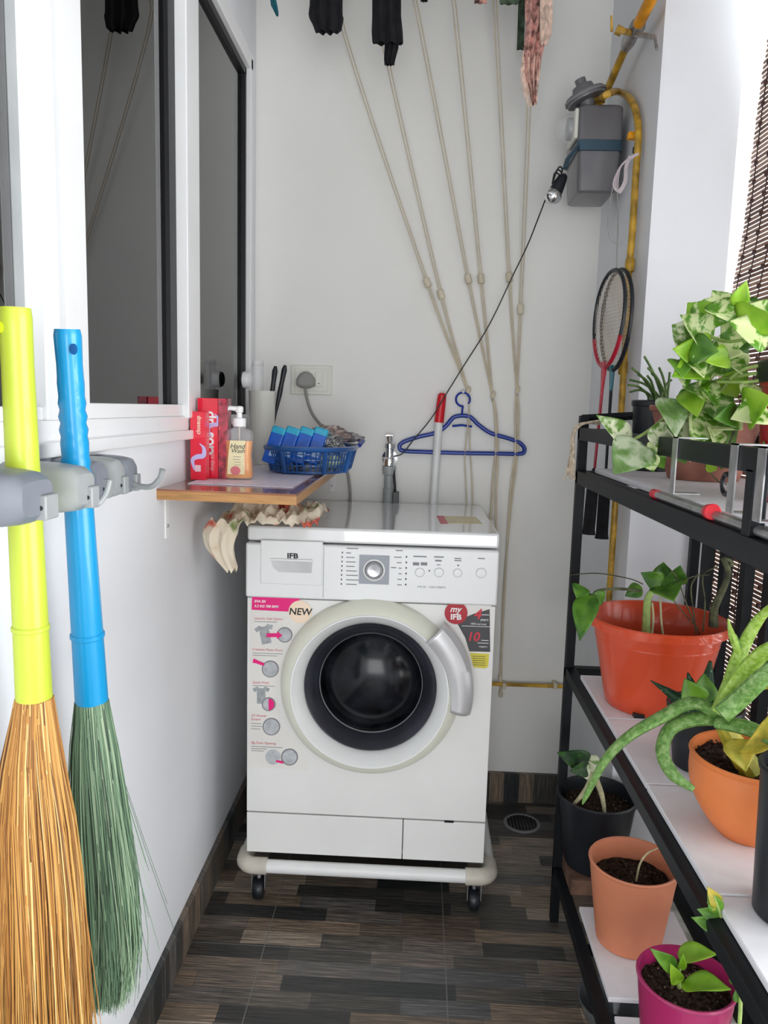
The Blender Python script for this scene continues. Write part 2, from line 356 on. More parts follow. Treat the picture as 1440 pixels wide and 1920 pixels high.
b = MB(); b.box(-2.3, -2.25, -1.5, 2.6, .3, 2.7); b.box(-2.3, -.63, 2.6, 2.65, .3, 2.7); b.box(-2.3, -.63, -1.5, -1.45, .3, 2.7); b.box(-2.3, -.63, -1.5, 2.65, .25, .3); b.box(-2.3, -.63, -1.5, 2.65, 2.7, 2.75)
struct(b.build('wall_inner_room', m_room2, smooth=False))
# window on the left wall: outer frame, two sashes, mullions, glass, seals
w = MB(); xo = XL
w.box(XL-.06, xo+.012, -1.0, 1.652, ZS, 1.222); w.box(XL-.06, xo+.003, 1.652, 2.285, ZS+.01, 1.222); w.box(XL-.06, xo+.022, -1.0, 1.652, ZS-.012, ZS+.008)
w.box(XL-.06, xo+.012, -1.0, 2.285, 2.17, ZT+.012); w.box(XL-.06, xo+.012, 2.262, 2.292, ZS, ZT)
w.box(XL-.06, xo+.014, 1.637, 1.737, ZS+.03, 2.18)
w.box(XL-.06, xo+.020, 1.627, 1.652, 1.218, 2.18)
fr = struct(w.build('window_1', m_frame, smooth=False, bevel=.0025))
w = MB(); w.box(XL-.03, xo+.012, 1.082, 1.151, 1.222, 2.18); w.box(XL-.03, xo+.0, 1.05, 1.085, 1.222, 2.18); w.box(XL-.03, xo+.014, 1.012, 1.056, 1.222, 2.18)
w.box(XL-.03, xo+.008, 1.151, 1.63, 1.222, 1.246); w.box(XL-.03, xo+.008, -.9, 1.012, 1.222, 1.240)
w.build('sash_frame', m_frame, fr, smooth=False, bevel=.002)
w = MB(); w.box(XL-.03, XL-.012, .988, 1.012, 1.240, 2.18); w.build('recessed_stile', m_grey2, fr, smooth=False)
w = MB(); w.box(XL-.014, XL-.002, 2.250, 2.262, 1.222, 2.17); w.box(XL-.014, XL-.002, 1.74, 2.262, 2.152, 2.17); w.box(XL-.014, XL-.004, 1.585, 1.627, 1.246, 2.17); w.box(XL-.014, XL-.002, 1.74, 2.262, 1.222, 1.230)
w.build('window_seal', m_seal, fr, smooth=False)
for y0, y1 in ((1.737, 2.262), (1.151, 1.63), (-.9, .99)):
    MB().box(XL-.016, XL-.013, y0, y1, 1.222, 2.18).build('window_pane', m_glass, fr, smooth=False)
b = MB(); b.lathe([(.0, .0), (.006, .001), (.006, .006), (0, .008)], c=X_(352, 773, XL+.012), axis='X', n=12); b.build('frame_plug', m_seal, fr)
# ================================================================ FLOOR DRAIN
dr = root('floor_drain', (.355, 2.24, 0), 'small round perforated floor drain in the dark corner behind the washing machine', 'drain')
MB().lathe([(.056, 0), (.056, .003), (.048, .004), (.046, .002)], c=(.355, 2.24, 0), n=32).build('rim', m_mgrey, dr)
b = MB()
for i in range(-4, 5):
    h = math.sqrt(max(0, .046**2-(i*.01)**2)); b.box(.355+i*.01-.003, .355+i*.01+.003, 2.24-h, 2.24+h, 0, .0028)
b.build('grate', m_black, dr)
# ================================================================ WASHING MACHINE
WX0, WX1, WY0, WY1, WZ0, WZ1 = -.398, .196, 1.80, 2.33, .135, .966
wm = root('washing_machine', (-.1, 2.06, WZ0), 'white front loading washing machine with dark round door standing on a wheeled trolley', 'washing machine')
def W(px, py, y=WY0): p = Y_(px, py, y); return p.x, p.z
b = MB(); b.box(WX0+.003, WX0+.015, WY0+.02, WY1, WZ0, .925); b.box(WX1-.015, WX1-.003, WY0+.02, WY1, WZ0, .925); b.box(WX0+.003, WX1-.003, WY1-.01, WY1, WZ0, .925); b.box(WX0+.003, WX1-.003, WY0+.02, WY1, WZ0, WZ0+.012)
b.build('cabinet', m_washer, wm, bevel=.003)
MB().box(WX0, WX1+.002, WY0-.004, WY1, .930, WZ1).build('top_plate', M('glossy_white_lid', (.80, .81, .81), .10, var=.01, coat=.8), wm, bevel=.006)
_q = Y_(694, 1285, 1.785); DC = Vector((_q.x, 1.80, _q.z-.006)); DR = .164
# front panel with round opening
zt, zb = .790, .244
b = MB(); inner = []; outer = []
N = 72; angs = sorted([2*PI*k/N for k in range(N)]+[math.atan2(z-DC.z, x-DC.x) % (2*PI) for x in (WX0, WX1) for z in (zb, zt)])
for a in angs:
    ca, sa = math.cos(a), math.sin(a); t = min((WX1-DC.x)/ca if ca > 1e-6 else 9, (WX0-DC.x)/ca if ca < -1e-6 else 9, (zt-DC.z)/sa if sa > 1e-6 else 9, (zb-DC.z)/sa if sa < -1e-6 else 9)
    outer.append((DC.x+ca*t, WY0, DC.z+sa*t)); inner.append((DC.x+ca*DR, WY0, DC.z+sa*DR))
b.grid([[(x, y+.02, z) for x, y, z in outer], outer, inner, [(x, y+.02, z) for x, y, z in inner]], True)
b.build('front_panel', m_washer, wm, bevel=.001)
cp = MB().box(WX0-.002, WX1+.002, WY0-.012, WY0+.03, .794, .926).build('control_panel', m_washer2, wm, bevel=.005)
b = MB(); xs = W(755, 1570)[0]
kp = MB().box(WX0, xs-.001, WY0, WY0+.02, WZ0, .240).build('kick_panel', m_washer, wm, bevel=.0015)
fl = MB().box(xs+.001, WX1, WY0, WY0+.02, WZ0, .240).build('filter_flap', m_washer, wm, bevel=.0015)
MB().box(.095, .118, WY0-.001, WY0+.003, .2385, .2425).build('flap_slot', m_seal, fl, smooth=False)
# drawer
yf = WY0-.012
def WP(px, py): p = Y_(px, py, yf); return p.x, p.z
(x0, z1), (x1, z0) = WP(489, 1012), WP(604, 1098)
dw = MB().box(x0, x1, yf-.003, yf+.01, z0, z1).build('detergent_drawer', m_washer2, wm, bevel=.002)
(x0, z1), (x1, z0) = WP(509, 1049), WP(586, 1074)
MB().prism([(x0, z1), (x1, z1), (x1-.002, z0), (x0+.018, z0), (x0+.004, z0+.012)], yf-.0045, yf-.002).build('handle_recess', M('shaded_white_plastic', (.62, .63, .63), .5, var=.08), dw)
MB().box(x0-.001, x1+.001, yf-.010, yf-.003, z1-.001, z1+.004).build('handle_lip', m_washer2, dw, bevel=.001)
p = WP(549, 1042); text('IFB', (p[0], yf-.0038, p[1]), .0165, m_ink, dw, bold=.0005, sx=1.25)
# seams
b = MB(); s_ = WP(607, 1050); b.box(s_[0]-.0006, s_[0]+.0006, yf-.001, yf+.001, .800, .922); b.build('panel_seam', m_pgrey, cp, smooth=False)
# dial
(x0, z1), (x1, z0) = WP(674, 1040), WP(729, 1096)
pl = MB().box(x0, x1, yf-.002, yf+.002, z0, z1).build('dial_plate', m_gpanel, cp, smooth=False)
cx, cz = (x0+x1)/2, (z0+z1)/2
MB().lathe([(.026, 0), (.026, -.004), (.0225, -.006), (.0215, -.004)], c=(cx, yf-.002, cz), axis='Y').build('dial_ring', m_ring2, pl)
MB().lathe([(.0205, 0), (.0195, -.012), (.0165, -.016), (.015, -.010), (0, -.008)], c=(cx, yf-.002, cz), axis='Y').build('dial_knob', m_silver, pl)
# buttons
for px, py, r in ((787, 1073, .0095), (823, 1073, .0095), (858, 1074, .0088), (902, 1074, .0105)):
    p = WP(px, py); bt = MB().lathe([(r+.002, 0), (r+.002, -.001), (r, -.001), (r*.97, -.004), (0, -.0045)], c=(p[0], yf, p[1]), axis='Y', n=24).build('button', m_washer2, cp)
    MB().lathe([(r+.0018, -.0005), (r+.0018, -.0014), (r+.0009, -.0014), (r+.0009, -.0005)], c=(p[0], yf, p[1]), axis='Y', n=24).build('button_ring', m_pgrey, bt)
b = MB()
def bar(b, px0, px1, py, h=1.6, y=None, f=WP):
    p = f(px0, py); q = f(px1, py); yy = yf if y is None else y; hh = h/1450*1.8/2; b.box(p[0], q[0], yy-.0006, yy, p[1]-hh, p[1]+hh)
for p0, p1, py_ in [(641-i*.3, 643-i*.3, 1036+i*8.4) for i in range(8)]+[(761-i*.3, 763.4-i*.3, 1044+i*10.4) for i in range(6)]+[(804, 806, 1070), (858, 860, 1060)]:
    b = MB(); bar(b, p0, p1, py_, 3.2); b.build('indicator_dot', m_ink, cp, smooth=False)
b = MB()
for i in range(8): bar(b, 649, 649+(9, 16, 18, 16, 20, 22, 24, 20)[i], 1036.5+i*8.4, 1.7)
for i in range(6): bar(b, 753-(14, 9, 6, 6, 8, 8)[i], 753, 1044.5+i*10.4, 1.7)
bar(b, 650, 672, 1028, 1.8); bar(b, 742, 755, 1032, 1.8); bar(b, 733, 743, 1064, 1.8); bar(b, 775, 800, 1043, 2.4); bar(b, 814, 832, 1044, 2.4); bar(b, 816, 828, 1051, 3); bar(b, 852, 865, 1047, 2); bar(b, 852, 865, 1051, 2); bar(b, 896, 909, 1047, 2); bar(b, 819, 826, 1059, 1.6)
b.build('printed_captions', m_mgrey, cp, smooth=False)
b = MB(); bar(b, 774, 786, 1057, 6); bar(b, 789, 801, 1057, 6); b.build('printed_blocks', m_mgrey, cp, smooth=False)
p = WP(809, 1101); text('EVA SX    5.5KG 700RPM', (p[0], yf-.0003, p[1]), .0062, m_mgrey, cp)
# door
dr = MB().lathe([(.217, 0), (.218, -.010), (.215, -.022), (.207, -.035), (.196, -.045), (.188, -.049)], c=DC, axis='Y', n=96).build('door', m_ring, wm)
MB().lathe([(.189, -.048), (.188, -.051), (.185, -.051), (.176, -.042), (.166, -.028), (.1605, -.018), (.159, -.010)], c=DC, axis='Y', n=96).build('door_ring', m_ring2, dr)
MB().lathe([(.1595, -.013), (.157, -.019), (.153, -.017), (.140, .004), (.126, .024)], c=DC, axis='Y', n=96).build('glass_rim', m_bglass2, dr)
MB().lathe([(.127, .022), (.122, .030), (.112, .022), (.085, .006), (.05, -.004), (.02, -.0075), (.001, -.008)], c=DC, axis='Y', n=96, cap1=True).build('door_glass', m_bglass, dr)
MB().lathe([(.1275, .020), (.1265, .014), (.1245, .018)], c=DC, axis='Y', n=96).build('glass_bead', m_mgrey, dr)
b = MB(); rows = []
for i in range(25):
    a = math.radians(45.5-56*i/24); ri = .186+.012*(i/24)**1.5; ro = .245-.006*abs(i/24-.45)
    rows.append([(DC.x+rr_*math.cos(a), DC.y+yy, DC.z+rr_*math.sin(a)-.002) for rr_, yy in ((ri, -.040), (ri+.001, -.054), (ri+.012, -.059), ((ri+ro)/2, -.060), (ro-.010, -.054), (ro, -.040), (ro, -.022))])
b.grid(rows); b.build('door_handle', m_handle, dr, solid=.003)
# stickers
def poly_st(b, pts, y, th=.0006, f=W):
    b.prism([f(*q) for q in pts], y-th, y)
b = MB(); poly_st(b, [(474, 1116), (560, 1120), (566, 1130), (566, 1170), (560, 1200), (528, 1250), (518, 1300), (528, 1360), (560, 1400), (580, 1425), (576, 1444), (464, 1437), (466, 1300), (470, 1125)], WY0)
st = b.build('feature_sticker', m_stick, wm, smooth=False)
y1_ = WY0-.0007
b = MB(); poly_st(b, [(473, 1117), (560, 1121), (566, 1131), (566, 1148), (472, 1143)], y1_); b.build('sticker_banner', m_pink, st, smooth=False)
q = W(477, 1127); text('EVA SX', (q[0], y1_-.0009, q[1]), .0085, m_white, st, align='LEFT', bold=.0002, shear=.2)
q = W(477, 1136); text('5.5 KG 700 RPM', (q[0], y1_-.0009, q[1]), .0085, m_white, st, align='LEFT', bold=.0002, shear=.2)
for s, px, py in (('Laundry Add Option', 477, 1159), ('Crescent Moon Drum', 473, 1217), ('Quick Wash', 473, 1279), ('2D Shower', 471, 1341), ('System', 471, 1348), ('Big Door Opening', 471, 1392)):
    q = W(px, py); text(s, (q[0], y1_-.0003, q[1]), .0082, m_lred, st, align='LEFT', shear=.15)
b = MB()
for x0, x1, yy in ((477, 520, 1165), (474, 530, 1224), (474, 520, 1228), (474, 515, 1285), (471, 490, 1356), (471, 492, 1361), (471, 488, 1366), (471, 530, 1399), (471, 500, 1403), (471, 495, 1407)): bar(b, x0, x1, yy, .9, WY0-.0007, W)
def shirt(b, cx, cy, s, rot=0):
    pts = [(-1, -.75), (-.45, -1), (-.2, -.8), (.2, -.8), (.45, -1), (1, -.75), (.8, -.35), (.5, -.5), (.5, 1), (-.5, 1), (-.5, -.5), (-.8, -.35)]
    c_, s_ = math.cos(rot), math.sin(rot); poly_st(b, [(cx+(x*c_-y*s_)*s, cy+(x*s_+y*c_)*s) for x, y in pts], WY0-.0007)
b.build('fine_print', m_mgrey, st, smooth=False)
for a_ in ((497, 1189, 18, -.2), (490, 1303, 16)): b = MB(); shirt(b, *a_); b.build('printed_shirt', m_pgrey, st, smooth=False)
for cx, cy, r in ((534, 1190, 14.5), (507, 1254, 16), (504, 1320, 13), (509, 1362, 16.5), (543, 1419, 16)):
    b = MB(); poly_st(b, [(cx+r*math.cos(2*PI*k/24), cy+r*math.sin(2*PI*k/24)) for k in range(24)], WY0-.0009)
    b.build('printed_drum_outline', m_mgrey, st, smooth=False)
m_pg2 = M('pale_grey_print', (.48, .50, .52), .5, var=.1, scale=90)
for cx, cy, r in ((534, 1190, 12.5), (507, 1254, 14), (504, 1320, 11), (509, 1362, 14.5), (543, 1419, 13.5), (512, 1419, 14)):
    b = MB(); poly_st(b, [(cx+r*math.cos(2*PI*k/24), cy+r*math.sin(2*PI*k/24)) for k in range(24)], WY0-.0015)
    b.build('printed_drum', m_pg2, st, smooth=False)
b = MB(); poly_st(b, [(500, 1187), (520, 1187), (520, 1183), (530, 1191), (520, 1198), (520, 1194), (500, 1194)], WY0-.0022)
poly_st(b, [(476, 1234), (484, 1238), (496, 1243), (495, 1248), (480, 1243), (474, 1242)], WY0-.0022)
poly_st(b, [(504, 1309), (511, 1311), (515, 1318), (514, 1325), (509, 1330), (504, 1331)], WY0-.0022); poly_st(b, [(518, 1424), (532, 1427), (531, 1431), (518, 1428)], WY0-.0022)
b.build('printed_arrow', m_pink, st, smooth=False)
b = MB(); c = W(563, 1147); b.lathe([(.0280, 0), (.0280, -.0012), (0, -.0012)], c=(c[0], WY0-.0007, c[1]), axis='Y', n=40); nb = b.build('new_badge', m_cream, wm)
text('NEW', (c[0], WY0-.0022, c[1]), .0235, m_ink, nb, bold=.0004, shear=.12)
# right sticker
b = MB(); poly_st(b, [(862, 1128), (916, 1131), (922, 1137), (916, 1250), (910, 1254), (888, 1252), (880, 1245), (872, 1200), (858, 1170)], WY0)
s2 = b.build('warranty_sticker', m_stick, wm, smooth=False)
b = MB(); poly_st(b, [(870, 1158), (890, 1150), (918, 1142), (919, 1222), (880, 1221), (872, 1195), (858, 1170)], y1_); b.build('dark_band', m_dgrey, s2, smooth=False)
b = MB(); poly_st(b, [(881, 1224), (917, 1226), (915, 1250), (909, 1253), (888, 1251)], y1_); b.build('yellow_band', m_yprint, s2, smooth=False)
b = MB()
for i in range(5): bar(b, 886, 910, 1230+i*4, .9, WY0-.0014, W)
b.build('fine_print', m_dgrey, s2, smooth=False)
b = MB(); bar(b, 866, 919, 1173, .9, WY0-.0014, W); bar(b, 897, 917, 1152, 1.2, WY0-.0014, W); bar(b, 902, 916, 1200, 1.1, WY0-.0014, W); bar(b, 895, 916, 1205, 1.1, WY0-.0014, W); b.build('white_rule', m_white, s2, smooth=False)
q = W(895, 1152); text('4', (q[0], WY0-.0018, q[1]), .034, m_rtext, s2, bold=.0008, shear=.2)
q = W(887, 1194); text('10', (q[0], WY0-.0018, q[1]), .030, m_rtext, s2, bold=.0008, shear=.15)
q = W(905, 1163); text('years', (q[0]+.004, WY0-.0018, q[1]+.002), .009, m_white, s2)
q = W(900, 1169); text('100% warranty', (q[0]-.004, WY0-.0018, q[1]-.001), .0062, m_white, s2)
q = W(909, 1212); text('support', (q[0]-.004, WY0-.0018, q[1]), .0062, m_white, s2)
b = MB(); c = W(855, 1149); b.lathe([(.0272, 0), (.0272, -.0012), (0, -.0012)], c=(c[0], WY0-.0016, c[1]), axis='Y', n=40); rb = b.build('round_badge', m_crim, wm)
text('my', (c[0]-.002, WY0-.0031, c[1]+.009), .021, m_white, rb, bold=.0004, shear=.25); text('IFB', (c[0], WY0-.0031, c[1]-.010), .0185, m_white, rb, bold=.0006, sx=1.1)
# film + sticker on the top
b = MB(); p = [Z_(*q, WZ1+.0006) for q in ((825, 967), (892, 969), (905, 982), (840, 981))]; b.prism([(v.x, v.y) for v in p], WZ1, WZ1+.0006, 'Z'); ts = b.build('top_sticker', M('pale_yellow_sticker', (.72, .62, .36), .4, var=.05), wm, smooth=False)
b = MB(); p = [Z_(*q, WZ1+.0012) for q in ((819, 967), (832, 967), (840, 981), (826, 981))]; b.prism([(v.x, v.y) for v in p], WZ1+.0002, WZ1+.0012, 'Z'); b.build('sticker_corner', m_lred, ts, smooth=False)
# ================================================================ TROLLEY
tr = root('washer_trolley', (-.1, 2.05, 0), 'white pipe trolley with black castors carrying the washing machine', 'trolley')
tz = .108; tx0, tx1, ty0, ty1 = -.405, .213, 1.785, 2.32
MB().tube([(tx0+.05, ty0, tz), (tx1-.05, ty0, tz)], .0165, 16).build('pipe', m_pvc, tr)
MB().tube([(tx0+.05, ty1, tz), (tx1-.05, ty1, tz)], .0165, 16).build('pipe', m_pvc, tr)
for x in (tx0, tx1): MB().tube([(x, ty0+.05, tz), (x, ty1-.05, tz)], .0165, 16).build('pipe', m_pvc, tr)
for x, sx in ((tx0, 1), (tx1, -1)):
    for y, sy in ((ty0, 1), (ty1, -1)):
        pts = [Vector((x+sx*.062, y, tz))]+[Vector((x+sx*.03*(1-math.sin(a)), y+sy*.03*(1-math.cos(a)), tz)) for a in [i*PI/16 for i in range(9)]]+[Vector((x, y+sy*.062, tz))]
        MB().tube(pts, .0205, 16).build('elbow', m_pvc2, tr)
        cx, cy = x+sx*.036, y+sy*.03
        b = MB(); b.box(cx-.02, cx+.02, cy-.02, cy+.02, .078, .086); b.box(cx-.018, cx-.015, cy-.012, cy+.012, .03, .08); b.box(cx+.015, cx+.018, cy-.012, cy+.012, .03, .08); b.lathe([(.006, .05), (.006, .085)], c=(cx, cy, 0), n=12)
        cb = b.build('caster_bracket', m_steel, tr, bevel=.001)
        MB().lathe([(.008, -.013), (.026, -.012), (.029, -.007), (.029, .007), (.026, .012), (.008, .013)], c=(cx, cy, .0295), axis='X', n=28, cap0=True, cap1=True).build('wheel', m_blackp, cb)
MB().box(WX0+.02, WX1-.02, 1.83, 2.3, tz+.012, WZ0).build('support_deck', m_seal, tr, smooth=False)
# ================================================================ WOODEN SHELF ON WALL
BZ = 1.083
bd = root('wall_shelf', (-.38, 1.95, BZ-.02), 'brown laminated wooden board fixed to the wall under the window as a shelf', 'shelf')
MB().prism([(XL, 1.475), (-.228, 1.455), (-.228, YB), (XL, YB)], BZ-.004, BZ, 'Z').build('shelf_top', m_wood, bd, smooth=False)
MB().prism([(XL, 1.475), (-.228, 1.455), (-.228, YB), (XL, YB)], BZ-.021, BZ-.004, 'Z').build('shelf_edge', m_woode, bd, smooth=False)
def bracket(x, y, z, ax):
    b = MB()
    if ax == 'L': b.box(XL, XL+.003, y-.01, y+.01, z-.085, z); b.box(XL, XL+.12, y-.01, y+.01, z-.003, z)
    else: b.box(x-.010, x+.010, YB-.003, YB, z-.075, z); b.box(x-.010, x+.010, YB-.1, YB, z-.003, z)
    o = b.build('bracket', m_white, bd, bevel=.0008)
    c = (XL+.003, y, z-.06) if ax == 'L' else (x, YB-.003, z-.055)
    MB().lathe([(.004, 0), (.003, .0025 if ax == 'L' else -.0025), (0, .003 if ax == 'L' else -.003)], c=c, axis='X' if ax == 'L' else 'Y', n=12).build('screw', m_steel, o)
bracket(0, 1.53, BZ-.021, 'L'); bracket(0, 2.2, BZ-.021, 'L'); bracket(-.262, 0, BZ-.021, 'B')
b = MB(); b.prism([(XL+.03, 1.58), (-.252, 1.56), (-.246, 2.25), (XL+.02, 2.25)], BZ+.0005, BZ+.0020, 'Z'); tag(b.build('shelf_liner', M('patterned_white_paper', (.80, .74, .84), .4, var=.06, scale=60), smooth=False), 'sheet of shiny white patterned paper lining the wooden wall shelf', 'paper')
LZ = BZ+.0025
# ---- toothpaste cartons
def carton(name, label, x0, x1, y0, y1, h, m1, m2, lean=0):
    r_ = root(name, ((x0+x1)/2, (y0+y1)/2, LZ), label, 'box', None)
    MB().box(x0, x1, y0, y1, LZ, LZ+h).build('carton', m1, r_, bevel=.0008, smooth=False)
    if m2: MB().box(x0+.003, x1-.001, y0+.002, y1-.002, LZ+h, LZ+h+.0008).build('end_flap', m2, r_, smooth=False)
    return r_
bx0 = -.470; yb = 1.65
bx = carton('toothpaste_box', 'short bright red toothpaste carton standing at the left end of the wall shelf', bx0-.020, bx0+.013, yb, yb+.032, .146, m_redbox, m_redbox)
S = bx; yy = yb-.0006
def swirl(cx, cz, s, y, par, m_):
    b = MB(); pts = spline([(cx-.35*s, y, cz-1.1*s), (cx-.5*s, y, cz-.3*s), (cx-.1*s, y, cz), (cx+.4*s, y, cz+.1*s), (cx+.45*s, y, cz+.7*s), (cx+.1*s, y, cz+1.1*s)], 6)
    b.tube(pts, lerp([.08*s, .16*s, .2*s, .2*s, .14*s, .03*s], len(pts)), 8, flat=.08, up=(0, 1, 0)); b.build('swirl_print', m_, par)
swirl(bx0-.002, LZ+.050, .026, yy, S, m_lilac)
b = MB(); b.box(bx0-.01, bx0+.003, yy-.0003, yy, LZ+.018, LZ+.032); b.build('white_mark', M('pink_white_print', (.85, .55, .62), .4), S, smooth=False)
text('closeup', (bx0-.002, yy, LZ+.118), .013, m_cream, S, ax=((0, 0, 1), (-1, 0, 0)), bold=.0002)
xa, xb2, yb2 = -.475, -.440, 1.66
bx = carton('toothpaste_box', 'tall red toothpaste carton with large white lettering up its face', xa-.010, xb2, yb2+.03, yb2+.058, .176, m_redbox, None)
y2 = yb2+.03-.0006
text('closeup', (-.4600, y2, LZ+.100), .031, m_white, bx, ax=((0, 0, 1), (-1, 0, 0)), bold=.0010)
swirl((xa+xb2)/2+.008, LZ+.118, .022, y2-.0005, bx, m_lilac)
text('deep action', (xb2-.014, y2, LZ+.045), .012, M('pale_pink_print', (.85, .45, .5), .4), bx, ax=((0, 0, 1), (-1, 0, 0)))
carton('toothpaste_box', 'tall dark red foil toothpaste carton seen behind the soap bottle', xb2+.001, xb2+.022, yb2+.028, yb2+.062, .176, m_redbox2, None)
# ---- hand wash bottle
hc = Vector((-.395, 1.70, LZ))
hb = root('soap_bottle', hc, 'clear pump bottle of amber hand wash with a pale yellow label', 'bottle')
def sqlathe(prof, c, n=40, e=3.2):
    b = MB(); rows = []
    for rx, ry, z in prof:
        row = []
        for k in range(n):
            a = 2*PI*k/n; ca, sa = math.cos(a), math.sin(a)
            row.append((c[0]+rx*abs(ca)**(2/e)*(1 if ca >= 0 else -1), c[1]+ry*abs(sa)**(2/e)*(1 if sa >= 0 else -1), c[2]+z))
        rows.append(row)
    vv = b.grid(rows, True); b.bm.faces.new(vv[0][::-1]); b.bm.faces.new(vv[-1]); return b
sqlathe([(.028, .019, .003), (.0305, .021, .008), (.0285, .020, .03), (.0268, .019, .055), (.0295, .020, .085)], hc).build('liquid_soap', m_orange, hb)
sqlathe([(.029, .020, 0), (.0318, .022, .006), (.0298, .021, .03), (.028, .020, .055), (.0308, .021, .088), (.0305, .020, .100), (.026, .017, .108), (.014, .013, .112), (.0125, .0125, .121)], hc).build('bottle_shell', m_haze, hb)
b = MB(); b.prism([(hc.x-.0215, hc.z+.012), (hc.x+.017, hc.z+.012), (hc.x+.016, hc.z+.05), (hc.x+.019, hc.z+.086), (hc.x-.015, hc.z+.086), (hc.x-.019, hc.z+.05)], hc.y-.0232, hc.y-.0225); lb = b.build('label', m_label, hb, smooth=False)
yl = hc.y-.0236
text('Hand', (hc.x+.001, yl, hc.z+.073), .015, m_dgrey, lb, shear=.3); text('Wash', (hc.x+.002, yl, hc.z+.063), .013, m_dgrey, lb, shear=.3)
b = MB()
for i, (u, v) in enumerate(((-.008, .006), (-.009, .004), (-.006, .006), (-.005, .005))): b.box(hc.x+u, hc.x+v+.003, yl, yl+.0004, hc.z+.050-i*.006, hc.z+.051-i*.006)
b.build('label_print', m_mgrey, lb, smooth=False)
b = MB(); b.lathe([(.010, 0), (.010, -.0006), (0, -.0006)], c=(hc.x-.003, yl+.0004, hc.z+.020), axis='Y', n=24, ex=1.1); b.build('label_emblem', m_lred, lb)
b = MB(); b.lathe([(.0145, .116), (.0145, .131), (.0135, .134), (.0065, .135), (.006, .146), (.0085, .147), (.009, .157), (.007, .160), (0, .161)], c=hc); b.tube([hc+Vector((0, 0, .154)), hc+Vector((-.02, -.006, .156)), hc+Vector((-.03, -.009, .151))], [.0055, .005, .003], 10); b.build('pump', m_white, hb)
MB().lathe([(.002, .01), (.002, .118)], c=hc, n=10).build('dip_tube', m_pvc2, hb)
# ---- tumbler with brushes
c = Z_(492, 862, LZ); 
cc = Vector((-.437, 2.16, LZ))
cu = root('tumbler', cc, 'tall cream plastic tumbler at the back of the wall shelf holding black handled brushes', 'cup')
MB().lathe([(.0, .002), (.030, .002), (.031, 0), (.0375, .200), (.0385, .203), (.0365, .203), (.0355, .198), (.030, .006), (0, .006)], c=cc, n=40).build('tumbler_body', m_ip, cu)
for i, (dx, dy, tx, ty, L) in enumerate(((.004, .0, .12, .02, .262), (.012, .006, .19, .0, .268))):
    b0 = cc+Vector((dx, dy, .012)); d = Vector((tx, ty, 1)).normalized(); e = b0+d*L
    br = root('brush', b0, ('black handled brush leaning in the cream tumbler, the shorter and left of the pair', 'black handled brush in the cream tumbler leaning furthest to the right')[i], 'brush')
    MB().tube([b0, b0+d*L*.55], [.003, .0035], 8).build('shaft', m_blackp, br)
    MB().tube([b0+d*L*.5, b0+d*L*.7, b0+d*L*.82, b0+d*L*.95, e], [.0035, .0075, .0065, .008, .004], 12).build('grip', m_blackp, br)
tb = cc+Vector((-.014, .0, 0))
gt = root('clear_tube', tb, 'tall clear plastic tube standing in the cream tumbler beside the window', 'tube')
MB().lathe([(.0, .02), (.015, .02), (.0165, .285), (.0155, .285), (.0140, .024), (0, .024)], c=tb, n=28).build('tube_wall', m_haze, gt)
MB().lathe([(.017, .270), (.018, .272), (.018, .276), (.017, .278)], c=tb, n=28).build('tube_lip', m_haze, gt)
# ---- round white hook on the window edge
c = X_(452, 712, XL+.012)
hk = root('suction_hook', c, 'round white knob stuck on the far window pane above the pump bottle', 'hook')
MB().lathe([(.014, -.002), (.020, .002), (.018, .006)], c=c, axis='X', cap0=True, cap1=True).build('suction_cup', m_seal, hk)
MB().lathe([(.0215, .006), (.023, .012), (.021, .024), (.012, .029), (0, .030)], c=c, axis='X').build('knob', m_white, hk)
# ---- blue basket
bc = Vector((-.272, 1.99, LZ))
def bell(a, rx, ry, e=2.6):
    ca, sa = math.cos(a), math.sin(a); return rx*abs(ca)**(2/e)*(1 if ca > 0 else -1), ry*abs(sa)**(2/e)*(1 if sa > 0 else -1)
bk = root('plastic_basket', bc, 'oval royal blue lattice plastic basket on the wall shelf full of packets', 'basket')
RX, RY, BH = .112, .165, .062
b = MB()
for z, k in ((.006, .86), (.022, .89), (.036, .92), (.050, .95)):
    pts = [bc+Vector((*bell(2*PI*i/60, RX*k, RY*k), z)) for i in range(61)]; b.tube(pts, .0017, 6, cap=False)
for i in range(64):
    a = 2*PI*i/64; r0 = bell(a, RX*.85, RY*.85); r1 = bell(a, RX*.98, RY*.98)
    b.tube([bc+Vector((*r0, .003)), bc+Vector((*r1, BH-.006))], .0016, 5)
for i in range(8):
    a = 2*PI*(i+.5)/8; r0 = bell(a, RX*.86, RY*.86); r1 = bell(a, RX*.99, RY*.99); b.tube([bc+Vector((*r0, .003)), bc+Vector((*r1, BH-.004))], .006, 8, flat=1)
b.build('lattice_side', m_bask, bk)
b = MB(); pts = [bc+Vector((*bell(2*PI*i/60, RX, RY), BH)) for i in range(61)]; b.tube(pts, .0065, 8, cap=False); b.build('basket_rim', m_bask, bk)
b = MB(); rows = [[bc+Vector((*bell(2*PI*i/48, RX*k, RY*k), .002)) for i in range(48)] for k in (.01, .5, .86)]; b.grid(rows, True); b.build('basket_base', m_bask, bk, solid=.002)
b = MB()
for sy in (1,):
    pts = spline([bc+Vector((.05, RY*.97, BH)), bc+Vector((.075, RY+.02, BH+.010)), bc+Vector((.115, RY+.01, BH+.012)), bc+Vector((.112, RY-.06, BH))], 6)
    b.tube(pts, .008, 8, flat=.7)
b.build('basket_handle', m_dblue, bk)
